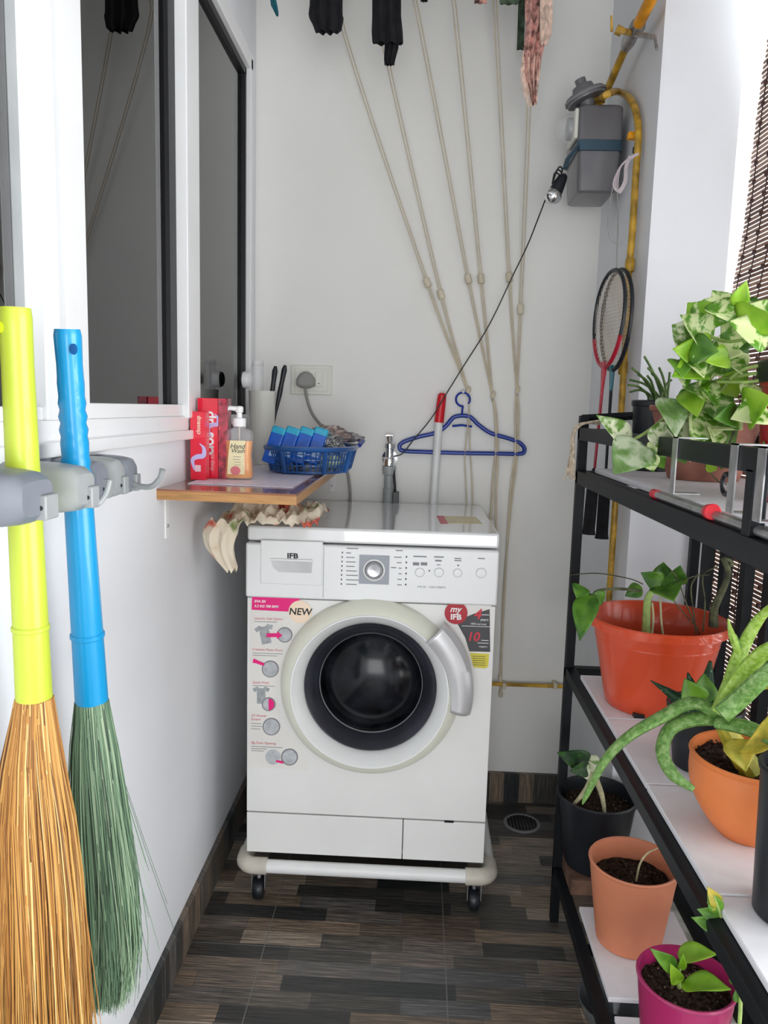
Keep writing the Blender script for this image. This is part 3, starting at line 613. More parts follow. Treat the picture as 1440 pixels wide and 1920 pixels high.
# packets
for i in range(4):
    pk = root('soap_packet', (-.350+i*.034, 1.91, LZ+.03), ('blue wrapped soap packet leaning in the basket, leftmost beside the soap bottle', 'blue wrapped soap packet second from the soap bottle in the leaning row', 'blue wrapped soap packet third from the soap bottle in the leaning row', 'blue and teal soap packet at the right end of the leaning row')[i], 'packet', 'soap packets leaning in the blue basket')
    mt = Matrix.Translation((-.350+i*.034, 1.905+i*.003, LZ+.068))@Matrix.Rotation(math.radians(-4+i), 4, 'Z')@Matrix.Rotation(math.radians(16), 4, 'Y')@Matrix.Rotation(math.radians(-10), 4, 'X')
    MB().box(-.017, .017, -.028, .028, -.050, .042, mt).build('wrapper', m_bluep, pk, bevel=.004)
    MB().box(-.0172, .0172, -.0284, .0284, .022, .0424, mt).build('teal_end', m_cyan, pk, bevel=.004)
    MB().box(-.004, .013, -.0288, -.0280, -.032, -.012, mt).build('printed_window', M('pale_blue_print', (.35, .52, .75), .4), pk, smooth=False)
def crumple(name, c, r, m_, label, cat, seed, sq=(1, 1, 1), amp=.35):
    b = MB(); bmesh.ops.create_icosphere(b.bm, subdivisions=4, radius=1)
    for v in b.bm.verts:
        d = v.co.normalized(); n_ = noise.noise(d*2.2+Vector((seed, 0, 0)))+.5*noise.noise(d*6+Vector((seed, 3, 0)))
        v.co = Vector(c)+Vector((d.x*sq[0], d.y*sq[1], d.z*sq[2]))*r*(1+amp*n_)
    return tag(b.build(name, m_, angle=25), label, cat)
crumple('plastic_bag', (-.225, 1.95, LZ+.070), .034, m_foil, 'crumpled clear cellophane bag in the middle of the blue basket', 'bag', 2, (1.1, 1, .7), .5)
crumple('plastic_bag', (-.235, 2.05, LZ+.090), .040, M('brownish_film', (.45, .33, .30), .2, var=.4, scale=50, coat=.6, alpha=.7), 'crinkled brownish see-through packet at the back of the blue basket', 'bag', 5, (1.2, 1, .55), .5)
crumple('plastic_bag', (-.185, 2.08, LZ+.085), .026, M('grey_foil', (.28, .26, .26), .25, metal=.4, var=.4, scale=40), 'small dark grey foil packet on the far rim of the blue basket', 'bag', 9, (1.3, 1, .45), .5)
crumple('packet', (-.225, 1.92, LZ+.030), .024, M('green_white_wrapper', (.42, .48, .30), .4, var=.6, scale=50), 'green and white packet seen through the basket lattice', 'packet', 12, (1.5, .9, .8), .3)
crumple('packet', (-.325, 2.03, LZ+.030), .028, m_blackp, 'dark bundle lying low inside the left half of the basket', 'packet', 14, (1.2, 1.8, .75), .3)
# ---- switch plate + plug
def YBp(px, py, d=.0): return Y_(px, py, YB-d)
a = YBp(546, 684, .008); c2 = YBp(622, 741, .008)
sp = root('switch_plate', ((a.x+c2.x)/2, YB-.004, (a.z+c2.z)/2), 'ivory wall plate with a rocker switch and a plugged socket', 'switch')
MB().box(a.x, c2.x, YB-.009, YB, c2.z, a.z).build('plate', m_ip, sp, bevel=.002)
mx_, mz_ = a.x, a.z
MB().box(a.x+.012, c2.x-.012, YB-.0115, YB-.008, c2.z+.010, a.z-.010).build('inner_frame', m_ip, sp, bevel=.001)
r_ = YBp(598, 711, .012); sw = MB().box(r_.x-.011, r_.x+.011, YB-.0145, YB-.010, r_.z-.022, r_.z+.022).build('rocker', m_ip, sp, bevel=.0015)
MB().box(r_.x-.003, r_.x+.003, YB-.0150, YB-.0144, r_.z-.014, r_.z-.012).build('rocker_mark', m_ink, sw, smooth=False)
pc = YBp(573, 712, .03)
pg = root('power_plug', (pc.x, YB-.014, pc.z), 'grey three pin plug in the wall socket with its grey cable hanging down', 'plug')
b = MB(); poly = [(-.030, -.018), (-.029, .002), (-.018, .018), (-.006, .025), (.006, .025), (.018, .018), (.029, .002), (.030, -.018), (.012, -.026), (-.012, -.026)]
rows = [[(pc.x+x*k, YB-d, pc.z+z*k) for x, z in poly] for d, k in ((.0115, .8), (.02, 1), (.034, .95), (.040, .7))]; vv = b.grid(rows, True); b.bm.faces.new(vv[0]); b.bm.faces.new(vv[-1]); b.build('plug_body', m_lwire, pg, sub=0, bevel=.003)
pts = [Vector((pc.x, YB-.028, pc.z-.018))]+[Y_(px, py, yv) for px, py, yv in ((574, 742, 2.35), (585, 775, 2.345), (606, 803, 2.34), (632, 840, 2.345), (650, 880, 2.35), (656, 920, 2.355), (656, 948, 2.36), (655, 1010, 2.36))]
MB().tube(spline(pts, 6), .0045, 10).build('cable', m_lwire, pg)
# ---- tap on back wall
tp = root('wall_tap', YBp(730, 870, .03), 'chrome angle valve tap on the back wall above the washing machine', 'tap')
c = YBp(730, 860, .04)
b = MB(); b.lathe([(.0, 0), (.024, 0), (.024, -.004), (.012, -.006), (.012, -.04)], c=(c.x, YB, c.z), axis='Y'); 
b.lathe([(.006, -.02), (.016, -.02), (.016, .0), (.012, .004), (.012, .03), (.0155, .032), (.0155, .045), (.008, .048), (0, .048)], c=(c.x, YB-.04, c.z)); b.build('valve_body', m_chrome, tp)
b = MB(); b.tube([(c.x, YB-.04, c.z+.05), (c.x-.002, YB-.042, c.z+.070)], [.008, .010], 12); b.box(c.x-.014, c.x+.010, YB-.046, YB-.036, c.z+.066, c.z+.073); b.build('tap_handle', m_chrome, tp, bevel=.002)
b = MB(); b.lathe([(.008, -.022), (.020, -.022), (.021, -.034), (.018, -.048), (.014, -.050), (.014, -.09), (.017, -.092), (.017, -.16), (.008, -.162)], c=(c.x, YB-.04, c.z), n=24); b.build('hose_connector', m_grey2, tp)
b = MB(); q = YBp(742, 925, .045); b.box(q.x-.008, q.x+.010, YB-.06, YB-.04, q.z-.03, q.z+.006); b.tube([YBp(738, 880, .05), YBp(740, 905, .05), YBp(741, 925, .05)], .004, 8); tag(b.build('power_adapter', m_blackp, bevel=.001), 'small black box hanging on a short lead beside the chrome tap', 'adapter')
# ---- hanger
yh = YB-.02
hg = root('clothes_hanger', Y_(866, 740, yh), 'royal blue plastic clothes hanger hanging on the back wall', 'hanger')
pts = [Y_(px, py, yh) for px, py in ((866, 800), (885, 808), (905, 822), (930, 832), (960, 838), (980, 843), (985, 850), (972, 852), (930, 851), (866, 850), (800, 848), (752, 846), (746, 838), (758, 828), (790, 820), (820, 812), (838, 800), (848, 787), (866, 783), (884, 787), (895, 800))]
ptsr = [Y_(px, py, yh) for px, py in ((866, 779), (882, 782), (898, 797), (920, 812), (950, 821), (972, 829), (982, 838), (983, 846), (975, 851), (930, 850.5), (866, 849.5), (800, 847.5), (757, 845.5), (749, 838), (756, 829), (785, 819), (815, 812), (835, 800), (850, 783), (866, 779))]
MB().tube(spline(ptsr, 5), .0080, 10, cap=False, flat=.8).build('hanger_body', m_dblue, hg)
b = MB(); b.tube([Y_(848, 799, yh), Y_(866, 797, yh), Y_(885, 800, yh)], .0035, 8); b.build('neck_bar', m_dblue, hg)
pts = [Y_(866, 781, yh)]+[Y_(868, 762, yh)]+[Y_(868+14*math.sin(a), 748-14*math.cos(a)*-1, yh) for a in [-.3+i*(-5.6)/14 for i in range(15)]]
pts = [Y_(866, 781, yh), Y_(867, 766, yh)]+[Y_(868+13*math.cos(a), 749+13*math.sin(a), yh) for a in [PI/2+i*5.4/14 for i in range(15)]]
MB().tube(spline(pts, 3), .0032, 8).build('hook', m_dblue, hg)
q = Y_(868, 736, YB); MB().lathe([(.006, 0), (.006, -.003), (.003, -.004), (.003, -.022), (.005, -.024), (0, -.025)], c=(q.x, YB, q.z+.003), axis='Y', n=14).build('wall_nail', m_steel, hg)
# ---- pole
pole = root('mop_pole', Y_(815, 945, 2.36), 'white pole with a red grip standing between the washing machine and back wall', 'pole')
pt, pm, pb = Y_(829, 738, 2.35), Y_(823, 792, 2.352), Y_(808, 1000, 2.352)
d = (pb-pm).normalized(); pf = pm+d*((pm.z-.004)/-d.z)
MB().tube([pm, pf], .0120, 14).build('pole_shaft', m_pvc, pole)
MB().tube([pt+Vector((0, 0, .002)), pt-Vector((0, 0, .004)), pm+(pt-pm)*.5, pm], [.007, .0130, .0142, .0142], 14).build('grip', m_red, pole)
# ---- drying line cords
HK = [Y_(877, 736, YB-.012), Y_(923, 745, YB-.012), Y_(969, 736, YB-.012)]
hooks = []
for i, h in enumerate(HK):
    r_ = root('wall_hook', h, ('small steel cleat above the blue hanger where the left pair of cords is tied', 'small steel cleat where the middle pair of cords is tied', 'small steel cleat where the right pair of cords is tied')[i], 'hook')
    b = MB(); b.box(h.x-.004, h.x+.004, YB-.003, YB, h.z-.012, h.z+.012); b.build('back_plate', m_steel, r_)
    b = MB(); b.tube(spline([(h.x, YB-.002, h.z+.004), (h.x, YB-.016, h.z+.004), (h.x, YB-.020, h.z-.004), (h.x, YB-.016, h.z-.012)], 4), .0022, 8); b.build('prong', m_steel, r_)
CORD = [((652, -20), (645, 60), (801, 530), 0, 2.30, 'leftmost beige drying cord, rising from the left cleat to the black sock'),
        ((700, -20), (722, 95), (827, 552), 0, 2.30, 'second beige drying cord from the left, rising to the long black garment'),
        ((772, -20), (790, 60), (878, 523), 1, 2.28, 'third beige drying cord from the left, rising from the middle cleat'),
        ((846, -20), (857, 60), (902, 523), 1, 2.28, 'fourth beige drying cord from the left, rising from the middle cleat'),
        ((926, -20), (931, 60), (955, 520), 2, 2.28, 'fifth beige drying cord, almost upright, rising from the right cleat'),
        ((996, -20), (992, 190), (976, 580), 2, 2.30, 'rightmost beige drying cord below the pink frayed cloth')]
TAILS = [[(879, 775), (872, 850), (873, 900), (876, 975)], [(880, 775), (881, 840), (885, 900), (886, 975)], [(928, 775), (930, 840), (924, 900), (921, 968)], [(930, 775), (933, 850), (930, 920), (930, 1000)], [(966, 775), (966, 850), (955, 950), (938, 1270)], [(972, 775), (970, 850), (958, 950), (944, 1120), (939, 1300)]]
for i, (top, mid, cl, hi, yt, lab) in enumerate(CORD):
    r_ = root('clothesline', HK[hi], lab, 'clothesline', 'beige lines of the ceiling drying rack')
    T = Y_(*top, yt-.03); T2 = T+(T-Y_(*mid, yt-.03)).normalized()*.25; Mi = Y_(*mid, yt); K = Y_(*cl, YB-.022); h = HK[hi]+Vector((0, 0, .006))
    b = MB()
    for s_ in (-1, 1):
        of = Vector((.0045*s_, .001*s_, 0)); b.tube(spline([T2+of, T+of, Mi+of, K+of*.8, h+of*.4], 5), .0019, 6)
    b.build('cord', m_tan, r_)
    d = (K-h).normalized(); MB().tube([K-d*.014, K-d*.012, K+d*.012, K+d*.014], [.007, .0100, .0100, .008], 12).build('cord_clasp', m_tan2, r_)
    b = MB(); tl = [h]+[Y_(*q, YB-.024+.004*(i % 2)) for q in TAILS[i]]; b.tube(spline(tl, 5), .0022 if i < 2 else .0035, 7)
    b.build('cord_tail', m_tan, r_)
    e = tl[-1]; b = MB(); b.tube([e+Vector((0, 0, .008)), e, e-Vector((0, 0, .012))], [.003, .007, .006], 10); b.build('end_toggle', m_tan2, r_)
    b = MB(); bmesh.ops.create_icosphere(b.bm, subdivisions=2, radius=.0065)
    for v in b.bm.verts: v.co = Vector((v.co.x, v.co.y, v.co.z*1.5))+h+Vector((.003*(i % 2), -.006, -.002+.006*(i % 2)))
    b.build('knot', m_tan, r_)
for y, n_ in ((2.25, 'rear'), (2.05, 'front')):
    r_ = root('drying_rod', (-.1, y, 2.45), 'thin metal drying rod under the ceiling, '+('behind' if y > 2.2 else 'in front')+', above the hanging clothes', 'rod')
    MB().tube([(XL+.03, y, 2.43), (.40, y, 2.43)], .008, 12).build('rod_tube', m_steel, r_)
    for x in (-.42, .30): MB().tube([(x, y, 2.6), (x, y, 2.438)], .0025, 6).build('hanger_cord', m_tan, r_)
# ---- hanging laundry
def drape(name, outline, D, m_, label, thick=.012, par=None, fold=6, seed=1, top=2.44):
    """cloth hung from the rod; outline = left,right px by py"""
    rows = []
    a0, b0 = outline[0][1], outline[0][2]
    L0, R0 = Y_(a0, outline[0][0], D), Y_(b0, outline[0][0], D)
    allr = [(Vector((L0.x, D, top)), Vector((R0.x, D, top)))]+[(Y_(a, y, D), Y_(b_, y, D)) for y, a, b_ in outline]
    n = 18; b = MB(); fr_, bk_ = [], []
    for j, (l, r) in enumerate(allr):
        fr_.append([l.lerp(r, i/n)+Vector((0, -thick*(.6+.5*math.sin(i/n*PI*fold+seed+j*.15))*math.sin(PI*(i+.3)/(n+.6))**.4, 0)) for i in range(n+1)])
        bk_.append([l.lerp(r, i/n)+Vector((0, thick*(.6+.5*math.sin(i/n*PI*fold+seed+j*.2))*math.sin(PI*(i+.3)/(n+.6))**.4, 0)) for i in range(n+1)])
    rows = [f+k[::-1] for f, k in zip(fr_, bk_)]
    vv = b.grid(rows, True)
    if par: return b.build(name, m_, par)
    return tag(b.build(name, m_), label, 'clothing')
drape('hanging_sock', [(-10, 582, 642), (12, 581, 642), (28, 579, 642), (34, 580, 644), (45, 586, 642), (56, 590, 640), (61, 592, 634)], 2.05, m_blackc, 'short black sock hanging at the top left of the drying lines', .016)
drape('hanging_trousers', [(-10, 698, 752), (30, 698, 752), (60, 697, 755), (78, 698, 756), (82, 700, 755)], 2.05, m_blackc, 'long black folded garment hanging left of centre above the cords', .014, seed=2)
drape('hanging_belt', [(60, 722, 748), (90, 721, 747), (112, 720, 741), (122, 721, 739)], 2.065, m_blackc, 'narrow black end of cloth below the long black garment', .008, top=2.3)
drape('hanging_strip', [(-8, 788, 801), (3, 789, 802)], 2.05, m_blackc, 'tiny tip of dark cloth at the top edge between the cords', .006)
drape('hanging_strip', [(-8, 506, 516), (10, 508, 520), (22, 514, 522), (30, 518, 522)], 2.05, m_teal, 'thin teal cloth tip hanging near the window corner', .004)
drape('hanging_cloth', [(0, 972, 984), (40, 971, 984), (93, 969, 982)], 2.262, m_greenc, 'narrow dark green strip hanging behind the pink frayed cloth', .006, fold=2)
pk = root('frayed_cloth', (.265, 2.05, 2.43), 'frayed faded pink cloth hanging at the right end of the drying lines', 'clothing')
drape('cloth_body', [(-10, 985, 1030), (20, 984, 1034), (50, 986, 1030), (80, 983, 1022), (110, 980, 1015), (140, 980, 1012), (170, 990, 1008), (195, 996, 1006)], 2.05, m_pinkc, '', .014, pk, 7, 3)
drape('cloth_edge', [(-10, 1012, 1036), (30, 1012, 1036), (65, 1012, 1034), (85, 1014, 1024)], 2.03, m_pinkl, '', .008, pk, 4, 1)
b = MB()
for i in range(34):
    t = i/33; px = 980+30*t; s0 = Y_(px, 95+random.random()*30, 2.045); e = Y_(px-2+random.random()*3, 150+random.random()*30+25*math.sin(t*PI*.9), 2.045); mdd = (s0+e)/2+Vector((random.uniform(-.004, .004), 0, 0)); b.tube([s0, mdd, e], .0012, 4)
b.build('fringe', m_pinkl, pk)
r_ = root('fringed_scarf', (.2, 2.05, 2.43), 'reddish fringed cloth hem peeking in at the top edge left of the pink cloth', 'clothing')
drape('scarf_body', [(-12, 892, 914), (-2, 890, 914), (6, 889, 912)], 2.06, m_pinkc, '', .006, r_, 4)
drape('scarf_hem', [(-12, 938, 976), (0, 936, 974), (8, 938, 970)], 2.06, m_greenc, '', .006, r_, 4)
# ---- gas meter
gm = root('gas_meter', (.45, 2.18, 1.93), 'grey gas meter with clear dial cover and blue steel strap on the right wall', 'meter')
mx0, mx1, my0, my1 = .382, .492, 2.09, 2.26
def taper(zs, name, m_):
    b = MB(); rows = []
    for z, k in zs:
        cx, cy = (mx0+mx1)/2, (my0+my1)/2; hx, hy = (mx1-mx0)/2*k, (my1-my0)/2*k; r_ = .012; row = []
        for qx, qy, a0 in ((1, 1, 0), (-1, 1, PI/2), (-1, -1, PI), (1, -1, 3*PI/2)):
            for j in range(5):
                a = a0+j*PI/8; row.append((cx+qx*(hx-r_)+r_*math.cos(a), cy+qy*(hy-r_)+r_*math.sin(a), z))
        rows.append(row)
    vv = b.grid(rows, True); b.bm.faces.new(vv[0][::-1]); b.bm.faces.new(vv[-1]); return b.build(name, m_, gm, bevel=.001)
taper([(1.935, 1.0), (2.015, 1.0), (2.022, .96), (2.026, .88)], 'upper_case', m_meter)
taper([(1.912, 1.05), (1.938, 1.05), (1.938, 1.02)], 'strap', m_mblue)
taper([(1.813, .80), (1.818, .88), (1.85, .93), (1.87, .95), (1.916, .98)], 'lower_case', m_meter)
q = Vector((mx0-.002, 2.12, 1.983))
MB().box(mx0-.010, mx0, 2.10, 2.20, 1.945, 2.018).build('dial_plate', m_ip, gm, bevel=.003)
MB().lathe([(.038, 0), (.037, -.012), (.028, -.03), (.018, -.038), (0, -.040)], c=(mx0-.010, 2.15, 1.983), axis='X', n=28).build('dial_cover', m_haze, gm)
MB().lathe([(.028, 0), (.027, -.01), (0, -.012)], c=(mx0-.010, 2.15, 1.983), axis='X', n=28).build('dial_face', m_grey2, gm)
b = MB(); b.tube([(mx0-.002, 2.09, 1.922), (mx0-.028, 2.075, 1.885), (mx0-.034, 2.07, 1.862)], .008, 8, flat=.6); b.build('strap_arm', m_mblue, gm)
# regulator
rc = Y_(1098, 182, 2.15)
rg = root('gas_regulator', rc, 'dark grey finned gas regulator sitting above the meter', 'regulator')
mt = Matrix.Translation(rc)@Matrix.Rotation(math.radians(-22), 4, 'Y')
b = MB(); b.lathe([(0, -.03), (.018, -.028), (.020, -.012), (.050, -.010), (.052, .0), (.050, .008), (.030, .014), (.026, .028), (.014, .032), (.014, .046), (0, .048)], n=28); bmesh.ops.transform(b.bm, matrix=mt, verts=b.bm.verts); b.build('regulator_body', m_meter, rg)
b = MB(); b.lathe([(.055, -.003), (.056, .0), (.055, .003)], n=12); bmesh.ops.transform(b.bm, matrix=mt, verts=b.bm.verts); b.build('flange', m_mgrey, rg)
b = MB(); b.tube([rc+Vector((.0, .01, -.02)), rc+Vector((.004, .02, -.065)), rc+Vector((.006, .02, -.10))], [.022, .019, .019], 16); b.build('outlet_neck', m_meter, rg)
b = MB(); e = Y_(1122, 203, 2.15); b.lathe([(.013, -.03), (.014, .0), (.010, .012), (.016, .014), (.016, .022), (.010, .024)], c=e, n=18); b.build('brass_fitting', m_gas, rg)
# pipes
gp = root('gas_pipe', (.49, 2.1, 1.2), 'yellow painted gas pipe arching over the meter and running down the right corner', 'pipe')
pts = [Y_(1122, 188, 2.14), Y_(1140, 176, 2.05)]+[X_(px, py, .497) for px, py in ((1160, 172), (1180, 184), (1192, 208), (1197, 250), (1192, 330), (1186, 430), (1180, 500))]
MB().tube(spline(pts, 5), .0085, 12).build('arched_pipe', m_gas, gp)
pts = [X_(px, py, .497) for px, py in ((1180, 500), (1172, 650), (1163, 800), (1150, 1000), (1137, 1200), (1128, 1330))]
MB().tube(pts, .0080, 12).build('riser_pipe', m_gas, gp)
for px, py in ((1181, 497), (1168, 690)):
    q = X_(px, py, .497); MB().lathe([(.010, -.016), (.0115, -.012), (.0115, .012), (.010, .016)], c=q, n=16).build('coupling', m_gas, gp)
q = X_(1183, 255, .49); MB().box(q.x-.008, XR, q.y-.01, q.y+.01, q.z-.008, q.z+.008).build('pipe_clamp', m_gas2, gp, bevel=.002)
q = X_(1194, 281, .497); MB().lathe([(.0095, -.006), (.0100, 0), (.0095, .006)], c=q, n=14).build('tape_band', m_seal, gp)
g2 = root('gas_supply_pipe', (.52, 2.0, 2.25), 'orange and yellow gas supply pipe with lever valves slanting down from the top right', 'pipe')
A0, A1, A2, A3 = X_(1250, -60, .475), X_(1196, 48, .475), X_(1178, 78, .475), X_(1140, 165, .470)
MB().tube([A0, A1], .0135, 14).build('upper_pipe', m_gas2, g2); MB().tube([A2, A3], .0095, 12).build('lower_pipe', m_gas, g2)
b = MB(); b.tube([A1+(A0-A1)*.05, A1, (A1+A2)/2, A2, A2+(A3-A2)*.12], [.014, .018, .015, .017, .012], 14); b.build('valve_body', m_steel, g2)
q = (A1+A2)/2; b = MB(); b.tube([q, X_(1205, 66, .472), X_(1229, 70, .472), X_(1232, 92, .472)], [.006, .006, .005, .004], 10); b.build('valve_lever', m_steel, g2)
b = MB(); b.tube([q, Y_(1160, 56, 1.85)], .007, 10); b.tube([Y_(1147, 58, 1.85), Y_(1146, 30, 1.85)], [.006, .004], 8, flat=.5); b.tube([Y_(1166, 60, 1.85), Y_(1155, 55, 1.85)], .010, 10); b.build('side_lever', m_gas, g2)
g3 = root('gas_branch_pipe', (.37, 2.36, .39), 'thin yellow pipe running level along the bottom of the back wall', 'pipe')
a, c = Y_(905, 1282, 2.355), Y_(1135, 1290, 2.355)
MB().tube([Vector((a.x-.1, 2.355, a.z)), c], .006, 10).build('pipe_run', m_gas, g3)
for px in (945, 1040):
    q = Y_(px, 1284, 2.36); MB().box(q.x-.006, q.x+.006, 2.345, YB, q.z-.009, q.z+.009).build('pipe_clip', m_tan2, g3, bevel=.001)
# chrome lamp and wire
lc = Y_(1037, 368, 2.12)
lp = root('chrome_bulb', lc, 'small chrome ball lamp in a black holder clipped beside the gas meter', 'lamp')
b = MB(); bmesh.ops.create_uvsphere(b.bm, u_segments=28, v_segments=16, radius=.022)
for v in b.bm.verts: v.co += lc
b.build('chrome_ball', m_chrome, lp)
b = MB(); b.tube([lc+Vector((.006, .0, .012)), lc+Vector((.014, .0, .030)), lc+Vector((.022, .0, .046)), lc+Vector((.030, .0, .052))], [.018, .016, .013, .007], 14); b.build('bulb_holder', m_blackp, lp)
b = MB()
for k in range(3): b.tube(spline([lc+Vector((-.004, 0, .03)), lc+Vector((.0+.004*k, -.012, .055+.006*k)), lc+Vector((.02, 0, .045+.01*k)), lc+Vector((.012, .006, .03))], 5), .002, 6)
b.build('coiled_lead', m_wire, lp)
pts = [lc+Vector((-.018, 0, -.004))]+[Y_(px, py, yv) for px, py, yv in ((1005, 420, 2.2), (988, 462, 2.26), (960, 520, 2.30), (928, 588, 2.32), (905, 630, 2.33), (870, 685, 2.33), (842, 730, 2.325), (808, 785, 2.33), (775, 825, 2.335), (755, 850, 2.34), (738, 856, 2.34))]
tag(MB().tube(spline(pts, 5), .0018, 6).build('thin_wire', m_wire), 'thin black wire sagging from the chrome lamp across the wall to the tap', 'wire')
# white cord bundle by meter
cb = root('cord_bundle', Y_(1160, 330, 1.755), 'tangle of pale string looped on the gas pipe beside the meter', 'string')
b = MB()
for k in range(3):
    a = [(1194, 288), (1175, 300), (1160, 318-3*k), (1150+2*k, 345), (1158, 358+2*k), (1170, 340), (1172, 312), (1180, 292)]
    b.tube(spline([Y_(px+k*2, py, 1.755+.004*k) for px, py in a], 5), .0020, 6)
b.build('string_loops', M('pale_mauve_string', (.42, .36, .37), .8, var=.1), cb); b = MB(); b.tube(spline([Y_(px, py, 1.85) for px, py in ((1152, 340), (1145, 370), (1140, 410), (1145, 450), (1165, 458))], 5), .0012, 5)
b.build('loose_string', m_lwire, cb)
b = MB(); b.tube(spline([Y_(px, py, 1.90) for px, py in ((1157, 355), (1159, 400), (1158, 450), (1156, 508))], 4), .0016, 6); b.build('hanging_string', m_lwire, cb)
# ---- badminton rackets
def racket(lab, top, neck, end, D, mf, msh, mneck, loc_lab):
    T, N_, E_ = Y_(*top, D), Y_(*neck, D), Y_(*end, D-.02)
    r_ = root('badminton_racket', E_, lab, 'racket')
    d = (T-N_).normalized(); ctr = (T+N_)/2; hl = (T-N_).length/2; wv = Vector((-.16, 1, 0)); wv = (wv-d*wv.dot(d)).normalized(); hw = .088
    P = lambda a: ctr+d*hl*math.cos(a)+wv*hw*math.sin(a)*(1+.08*math.cos(a))
    b = MB(); b.tube([P(2*PI*i/48) for i in range(0, 49)], .0048, 8, cap=False); hd = b.build('head_frame', mf, r_)
    b = MB(); b.tube([P(2*PI*i/48) for i in range(15, 34)], .0053, 8); b.build('frame_lower_band', msh, hd)
    b = MB()
    for i in range(-9, 10):
        u = i/10; h_ = math.sqrt(1-u*u)
        b.tube([ctr+wv*hw*u-d*hl*h_*.97, ctr+wv*hw*u+d*hl*h_*.97], .00055, 4)
    for i in range(-12, 13):
        u = i/13; h_ = math.sqrt(1-u*u); b.tube([ctr+d*hl*u-wv*hw*h_*.97, ctr+d*hl*u+wv*hw*h_*.97], .00055, 4)
    b.build('strings', m_string, hd)
    sh = (E_-N_); g0 = N_+sh*.60
    MB().tube([N_-d*.0, N_+sh*.05, g0+sh*.02], [.006, .0042, .0035], 10).build('shaft', msh, r_)
    MB().tube([N_+d*.012, N_, N_+sh*.12], [.008, .007, .0045], 10).build('throat', mneck, r_)
    b = MB(); b.tube([g0, g0+sh*.06, g0+sh*.10, N_+sh*.97, E_], [.0045, .0125, .0145, .0150, .0175], 8); b.build('grip', m_blackc, r_)
racket('red and black badminton racket hanging in front on the right wall', (1150, 507), (1133, 688), (1103, 1002), 1.91, m_blackp, m_rkred, m_rkred, '')
racket('black badminton racket with teal throat hanging behind the red one', (1162, 506), (1148, 694), (1128, 1010), 1.945, m_blackp, m_blackp, m_rkteal, '')
# ================================================================ RAILING AND BLIND
rl = root('balcony_railing', (.69, 1.2, .09), 'black metal balcony railing bars standing behind the plant stand', 'railing')
for y in (1.825, 1.715, 1.605, 1.495, 1.385, 1.275, 1.165, 1.055, .945, .835, .725): MB().box(.68, .70, y-.014, y+.014, .09, 1.08).build('railing_bar', m_black, rl, smooth=False)
MB().box(.675, .705, .6, 1.85, 1.08, 1.11).build('top_rail', m_black, rl, bevel=.002)
bl = root('bamboo_blind', (.72, 1.5, 1.2), 'brown split bamboo roll-up blind hanging outside the balcony opening', 'blind')
def bx_(z, y): return .722+.006*math.sin(z*5+y*3)+.004*math.sin(y*9)
def y_edge(z): return min(2.0, 1.80+(2.12-z)*.16+.006*math.sin(z*14))
b = MB(); z = .12
while z < 2.58:
    th = .0039; y1 = y_edge(z)+random.uniform(-.003, .003); rows = []; n = 10
    for i in range(n+1):
        y = .95+(y1-.95)*i/n; x = bx_(z, y)
        rows.append([(x, y, z-th), (x+.0018, y, z), (x, y, z+th), (x-.0018, y, z)])
    vv = b.grid(rows, True); b.bm.faces.new(vv[0][::-1]); b.bm.faces.new(vv[-1]); z += .0098
b.build('slats', m_bamboo, bl, smooth=False)
b = MB()
for k in range(8):
    off_ = .030+k*.062
    pts = [(bx_(zz, y_edge(zz)-off_)-.003, y_edge(zz)-off_, zz) for zz in [.1+i*.05 for i in range(50)]]
    b.tube(pts, .0014, 5)
    for zz in [.12+i*.0392 for i in range(63)]: b.box(bx_(zz, 1.8)-.007, bx_(zz, 1.8)-.001, y_edge(zz)-off_-.0032, y_edge(zz)-off_+.0032, zz-.0045, zz+.0045)
b.build('blind_cords', M('dark_brown_twine', (.06, .03, .025), .9), bl, smooth=False)
# ================================================================ PLANT STAND
RX0, RX1, RY0, RY1 = .365, .655, .45, 1.80
rk = root('plant_stand', (.51, 1.1, 0), 'black metal three tier plant stand along the balcony railing', 'plant stand')
for x in (RX0, RX1-.02):
    for y in (RY0, RY1-.02): MB().box(x, x+.02, y, y+.02, 0, 1.245).build('post', m_black, rk, smooth=False, bevel=.001)
for nm, z in (('bottom', .135), ('middle', .642), ('upper', 1.105)):
    hgt = .03 if z > 1 else .024
    b = MB(); b.box(RX0, RX0+.024, RY0, RY1, z-hgt/2, z+hgt/2); b.box(RX1-.024, RX1, RY0, RY1, z-hgt/2, z+hgt/2)
    b.box(RX0, RX1, RY0, RY0+.022, z-hgt/2, z+hgt/2); b.box(RX0, RX1, RY1-.024, RY1, z-hgt/2, z+hgt/2)
    for y in (.8, 1.2, 1.5): b.box(RX0+.02, RX1-.02, y, y+.02, z-.011, z+.003)
    b.build('shelf_frame', m_black, rk, smooth=False, bevel=.0015)
b = MB(); b.box(RX0, RX0+.012, RY0, RY1, 1.190, 1.218); b.box(RX1-.012, RX1, RY0, RY1, 1.190, 1.218); b.box(RX0, RX1, RY1-.014, RY1, 1.190, 1.216); b.box(RX0, RX0+.018, .856, .876, 1.12, 1.195); b.build('guard_rail', m_black, rk, smooth=False, bevel=.0015)
b = MB(); b.tube([(RX0+.005, RY1-.01, 1.238), (RX1, RY1-.02, 1.262)], .009, 4); b.build('top_bar', m_black, rk, smooth=False)
